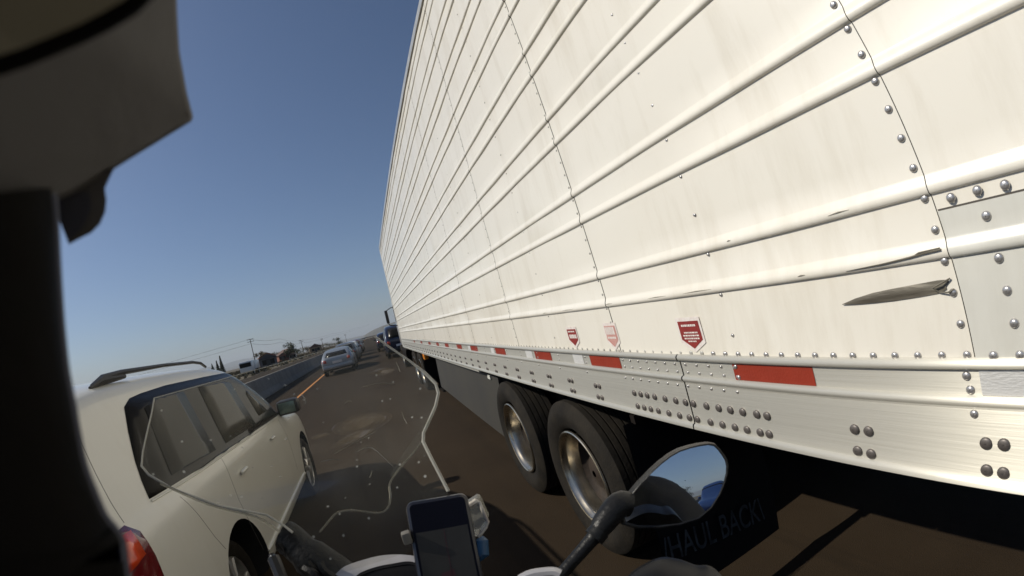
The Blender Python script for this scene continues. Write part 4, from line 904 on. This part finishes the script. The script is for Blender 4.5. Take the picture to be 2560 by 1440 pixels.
m = MB(); m.slab([pf_(.0065, .036, .0011), pf_(W_-.0065, .036, .0011), pf_(W_-.0065, .132, .0011), pf_(.0065, .132, .0011)], -nn_*.0006); scn = m.build('map_screen', M('dim_map_screen', (.014, .013, .0105), .5, 0, (.018, .017, .015), 60, emis=(.05, .047, .04, .03)), ph, smooth=False)
m = MB(); m.slab([pf_(.0375, .036, .0013), pf_(.0385, .036, .0013), pf_(.0385, .132, .0013), pf_(.0375, .132, .0013)], -nn_*.0003); m.slab([pf_(.026, .085, .0013), pf_(.041, .082, .0013), pf_(.042, .089, .0013), pf_(.027, .092, .0013)], -nn_*.0003); m.build('map_marks', M('map_marks', (.035, .009, .012), .5), scn, smooth=False)

# ------------------------------------------------------------------ helmet beside the lens
hm = thing('helmet', at(60, 700, .12), 'dark motorcycle helmet with raised brown grey sun peak close to the lens', 'helmet')
HSH = M('matt_black_shell', (.003, .0028, .0026), .7, 0, (.0045, .004, .0035), 12, .1, 60, spec=.02)
HPK = M('brown_grey_peak', (.024, .020, .018), .6, 0, (.018, .015, .013), 5, .08, 50)
HLT = M('beige_shell_trim', (.20, .17, .115), .55, 0, (.13, .115, .08), 7)
ed = [(128, 470), (136, 560), (143, 700), (152, 830), (163, 930), (178, 1010), (190, 1080), (206, 1160), (232, 1230), (258, 1290), (288, 1328), (304, 1360), (312, 1420), (322, 1500), (335, 1600)]
pts_e = smooth_pts([at(x, y, .115) for x, y in ed])
rt_ = .034
m = MB(); cen = []
for p in pts_e:
    d = (p-Vector((0, 0, EYE))).normalized(); i_ = pts_e.index(p); tg = (pts_e[min(i_+1, len(pts_e)-1)]-pts_e[max(i_-1, 0)]).normalized()
    lft = d.cross(tg).normalized(); lft = lft if lft.dot(CR) < 0 else -lft; cen.append(p+lft*rt_)
m.tube(cen, rt_, 24); shell = m.build('chin_bar', HSH, hm)
m = MB(); hc = Vector((-.205, -.03, 1.50)); m.ball(hc, .135, (.9, 1.1, 1.15), 32, 20); m.build('shell', HSH, hm)
m = MB(); m.tube([p+(p-Vector((0, 0, EYE))).normalized()*.003 for p in pts_e[1:]], .0012, 6); m.build('visor_gasket', M('blue_black_gasket', (.008, .01, .03), .4), hm)
pk = [(441, -40), (444, 60), (449, 130), (458, 180), (468, 235), (480, 280), (483, 293), (478, 304), (455, 318), (380, 364), (285, 423), (180, 485), (60, 540), (-120, 600), (-420, 620), (-420, -300), (100, -300), (440, -200)]
def rpk(x): return .105+.05*max(0, min(1, (x+100)/580))
fr_pts = [at(x, y, rpk(x)) for x, y in pk]
m = MB(); cpk = at(150, 150, .125)
bk = [p+(p-Vector((0, 0, EYE))).normalized()*.006 for p in fr_pts]
inner = [p.lerp(cpk, .04)-(p-Vector((0, 0, EYE))).normalized()*.0015 for p in fr_pts]
m.grid([inner, fr_pts, bk], 0, True); n = len(fr_pts); m.f.append(tuple(range(n))); m.m.append(0); m.f.append(tuple(range(2*n, 3*n))); m.m.append(0)
m.build('sun_peak', HPK, hm, ang=30)
tm = [(-300, 190), (-100, 165), (0, 138), (60, 118), (130, 90), (200, 60), (255, 32), (310, 0), (350, -40), (380, -120), (0, -300), (-400, -200)]
f2 = [at(x, y, .082) for x, y in tm]
m = MB(); m.slab(f2, [(p-Vector((0, 0, EYE))).normalized()*.004 for p in f2]); m.build('shell_trim', HLT, hm, smooth=False)
m = MB(); m.tube([at(x, y, .084) for x, y in ((-300, 205), (-100, 178), (0, 150), (60, 130), (130, 102), (200, 73), (262, 43), (322, 8), (370, -40))], .0022, 8); m.build('trim_shadow_line', HSH, hm)  # dark strip drawn in for the shadow line below the trim
kb = [(285, 422), (276, 440), (262, 470), (266, 500), (263, 530), (250, 560), (228, 582), (200, 596), (172, 611), (160, 580), (148, 550), (140, 520), (140, 480)]
f3 = [at(x, y, .135) for x, y in kb]
m = MB(); m.slab(f3, [(p-Vector((0, 0, EYE))).normalized()*.012 for p in f3]); kn = m.build('peak_pivot', HPK, hm, smooth=False)
kb2 = [(225, 480), (228, 520), (215, 555), (195, 580), (173, 603), (162, 575), (150, 545), (144, 510), (150, 480)]
f4 = [at(x, y, .133) for x, y in kb2]
m = MB(); m.slab(f4, [(p-Vector((0, 0, EYE))).normalized()*.003 for p in f4]); m.build('pivot_cap', M('navy_black_cap', (.006, .006, .014), .4), kn, smooth=False)

# ------------------------------------------------------------------ rider (seen only in the mirror and as shadow)
pr = thing('person', (-.17, -.35, 0), 'rider in dark jacket on the motorcycle, reflected as a dark shape in the mirror', 'person')
J = {'pelvis': (-.15, -.36, .92), 'waist': (-.15, -.33, 1.08), 'chest': (-.16, -.25, 1.25), 'neck': (-.17, -.19, 1.38), 'head': (-.19, -.10, 1.46), 'head2': (-.2, -.07, 1.52),
     'sl': (-.36, -.22, 1.31), 'el': (-.52, -.02, 1.12), 'hl': (-.44, .25, 1.12), 'hl2': (-.46, .33, 1.13), 'sr': (.04, -.22, 1.31), 'er': (.21, -.04, 1.10), 'hr': (.20, .25, 1.12), 'hr2': (.23, .33, 1.12),
     'pl': (-.28, -.36, .9), 'kl': (-.36, .06, .82), 'al': (-.33, -.22, .42), 'tl': (-.33, -.05, .36), 'prr': (-.02, -.36, .9), 'kr': (.10, .06, .82), 'ar': (.08, -.22, .42), 'trr': (.08, -.05, .36)}
RDS = {'pelvis': .16, 'waist': .15, 'chest': .17, 'neck': .075, 'head': .09, 'head2': .09, 'sl': .085, 'el': .06, 'hl': .042, 'hl2': .035, 'sr': .085, 'er': .06, 'hr': .042, 'hr2': .035, 'pl': .11, 'kl': .08, 'al': .055, 'tl': .05, 'prr': .11, 'kr': .08, 'ar': .055, 'trr': .05}
ed_ = [('pelvis', 'waist'), ('waist', 'chest'), ('chest', 'neck'), ('neck', 'head'), ('head', 'head2'), ('chest', 'sl'), ('sl', 'el'), ('el', 'hl'), ('hl', 'hl2'), ('chest', 'sr'), ('sr', 'er'), ('er', 'hr'), ('hr', 'hr2'), ('pelvis', 'pl'), ('pl', 'kl'), ('kl', 'al'), ('al', 'tl'), ('pelvis', 'prr'), ('prr', 'kr'), ('kr', 'ar'), ('ar', 'trr')]
def skin(name, J, RDS, ed_, root, mat, parent, lv=2):
    nm = list(J); me = bpy.data.meshes.new(name); off = root_of(parent).location
    me.from_pydata([tuple(Vector(J[k])-off) for k in nm], [(nm.index(a), nm.index(b)) for a, b in ed_], []); o = bpy.data.objects.new(name, me); col.objects.link(o); o.parent = parent
    sk_ = o.modifiers.new('s', 'SKIN')
    for i, k in enumerate(nm): me.skin_vertices[0].data[i].radius = (RDS[k], RDS[k]); me.skin_vertices[0].data[i].use_root = (k == root)
    ss = o.modifiers.new('ss', 'SUBSURF'); ss.levels = lv; ss.render_levels = lv
    me2 = eval_mesh(o); o.modifiers.clear(); o.data = me2; me2.materials.clear(); me2.materials.append(mat); me2.polygons.foreach_set('use_smooth', [True]*len(me2.polygons)); return o
JK = M('dark_riding_jacket', (.016, .015, .014), .8, 0, (.03, .027, .024), 8, .4, 25)
bod = skin('body', J, RDS, ed_, 'pelvis', JK, pr)
for s_, k in ((-1, 'hl2'), (1, 'hr2')):
    base = Vector(J[k]); JJ = {'p': base, 'q': base+Vector((s_*.01, .04, -.002))}; RR = {'p': .03, 'q': .03}; EE = [('p', 'q')]
    for i in range(4):
        o_ = Vector((s_*(-.03+.02*i), .05, .0)); a, b, c = 'a%d' % i, 'b%d' % i, 'c%d' % i
        JJ[a] = base+o_; JJ[b] = base+o_+Vector((0, .025+.003*(i == 1), -.02)); JJ[c] = base+o_+Vector((0, .012, -.045)); RR[a] = .010; RR[b] = .009; RR[c] = .008; EE += [('q', a), (a, b), (b, c)]
    JJ['t'] = base+Vector((-s_*.035, .02, -.015)); JJ['u'] = base+Vector((-s_*.04, .04, -.035)); RR['t'] = .011; RR['u'] = .009; EE += [('p', 't'), ('t', 'u')]
    skin('glove', JJ, RR, EE, 'p', BK, bod, 1)
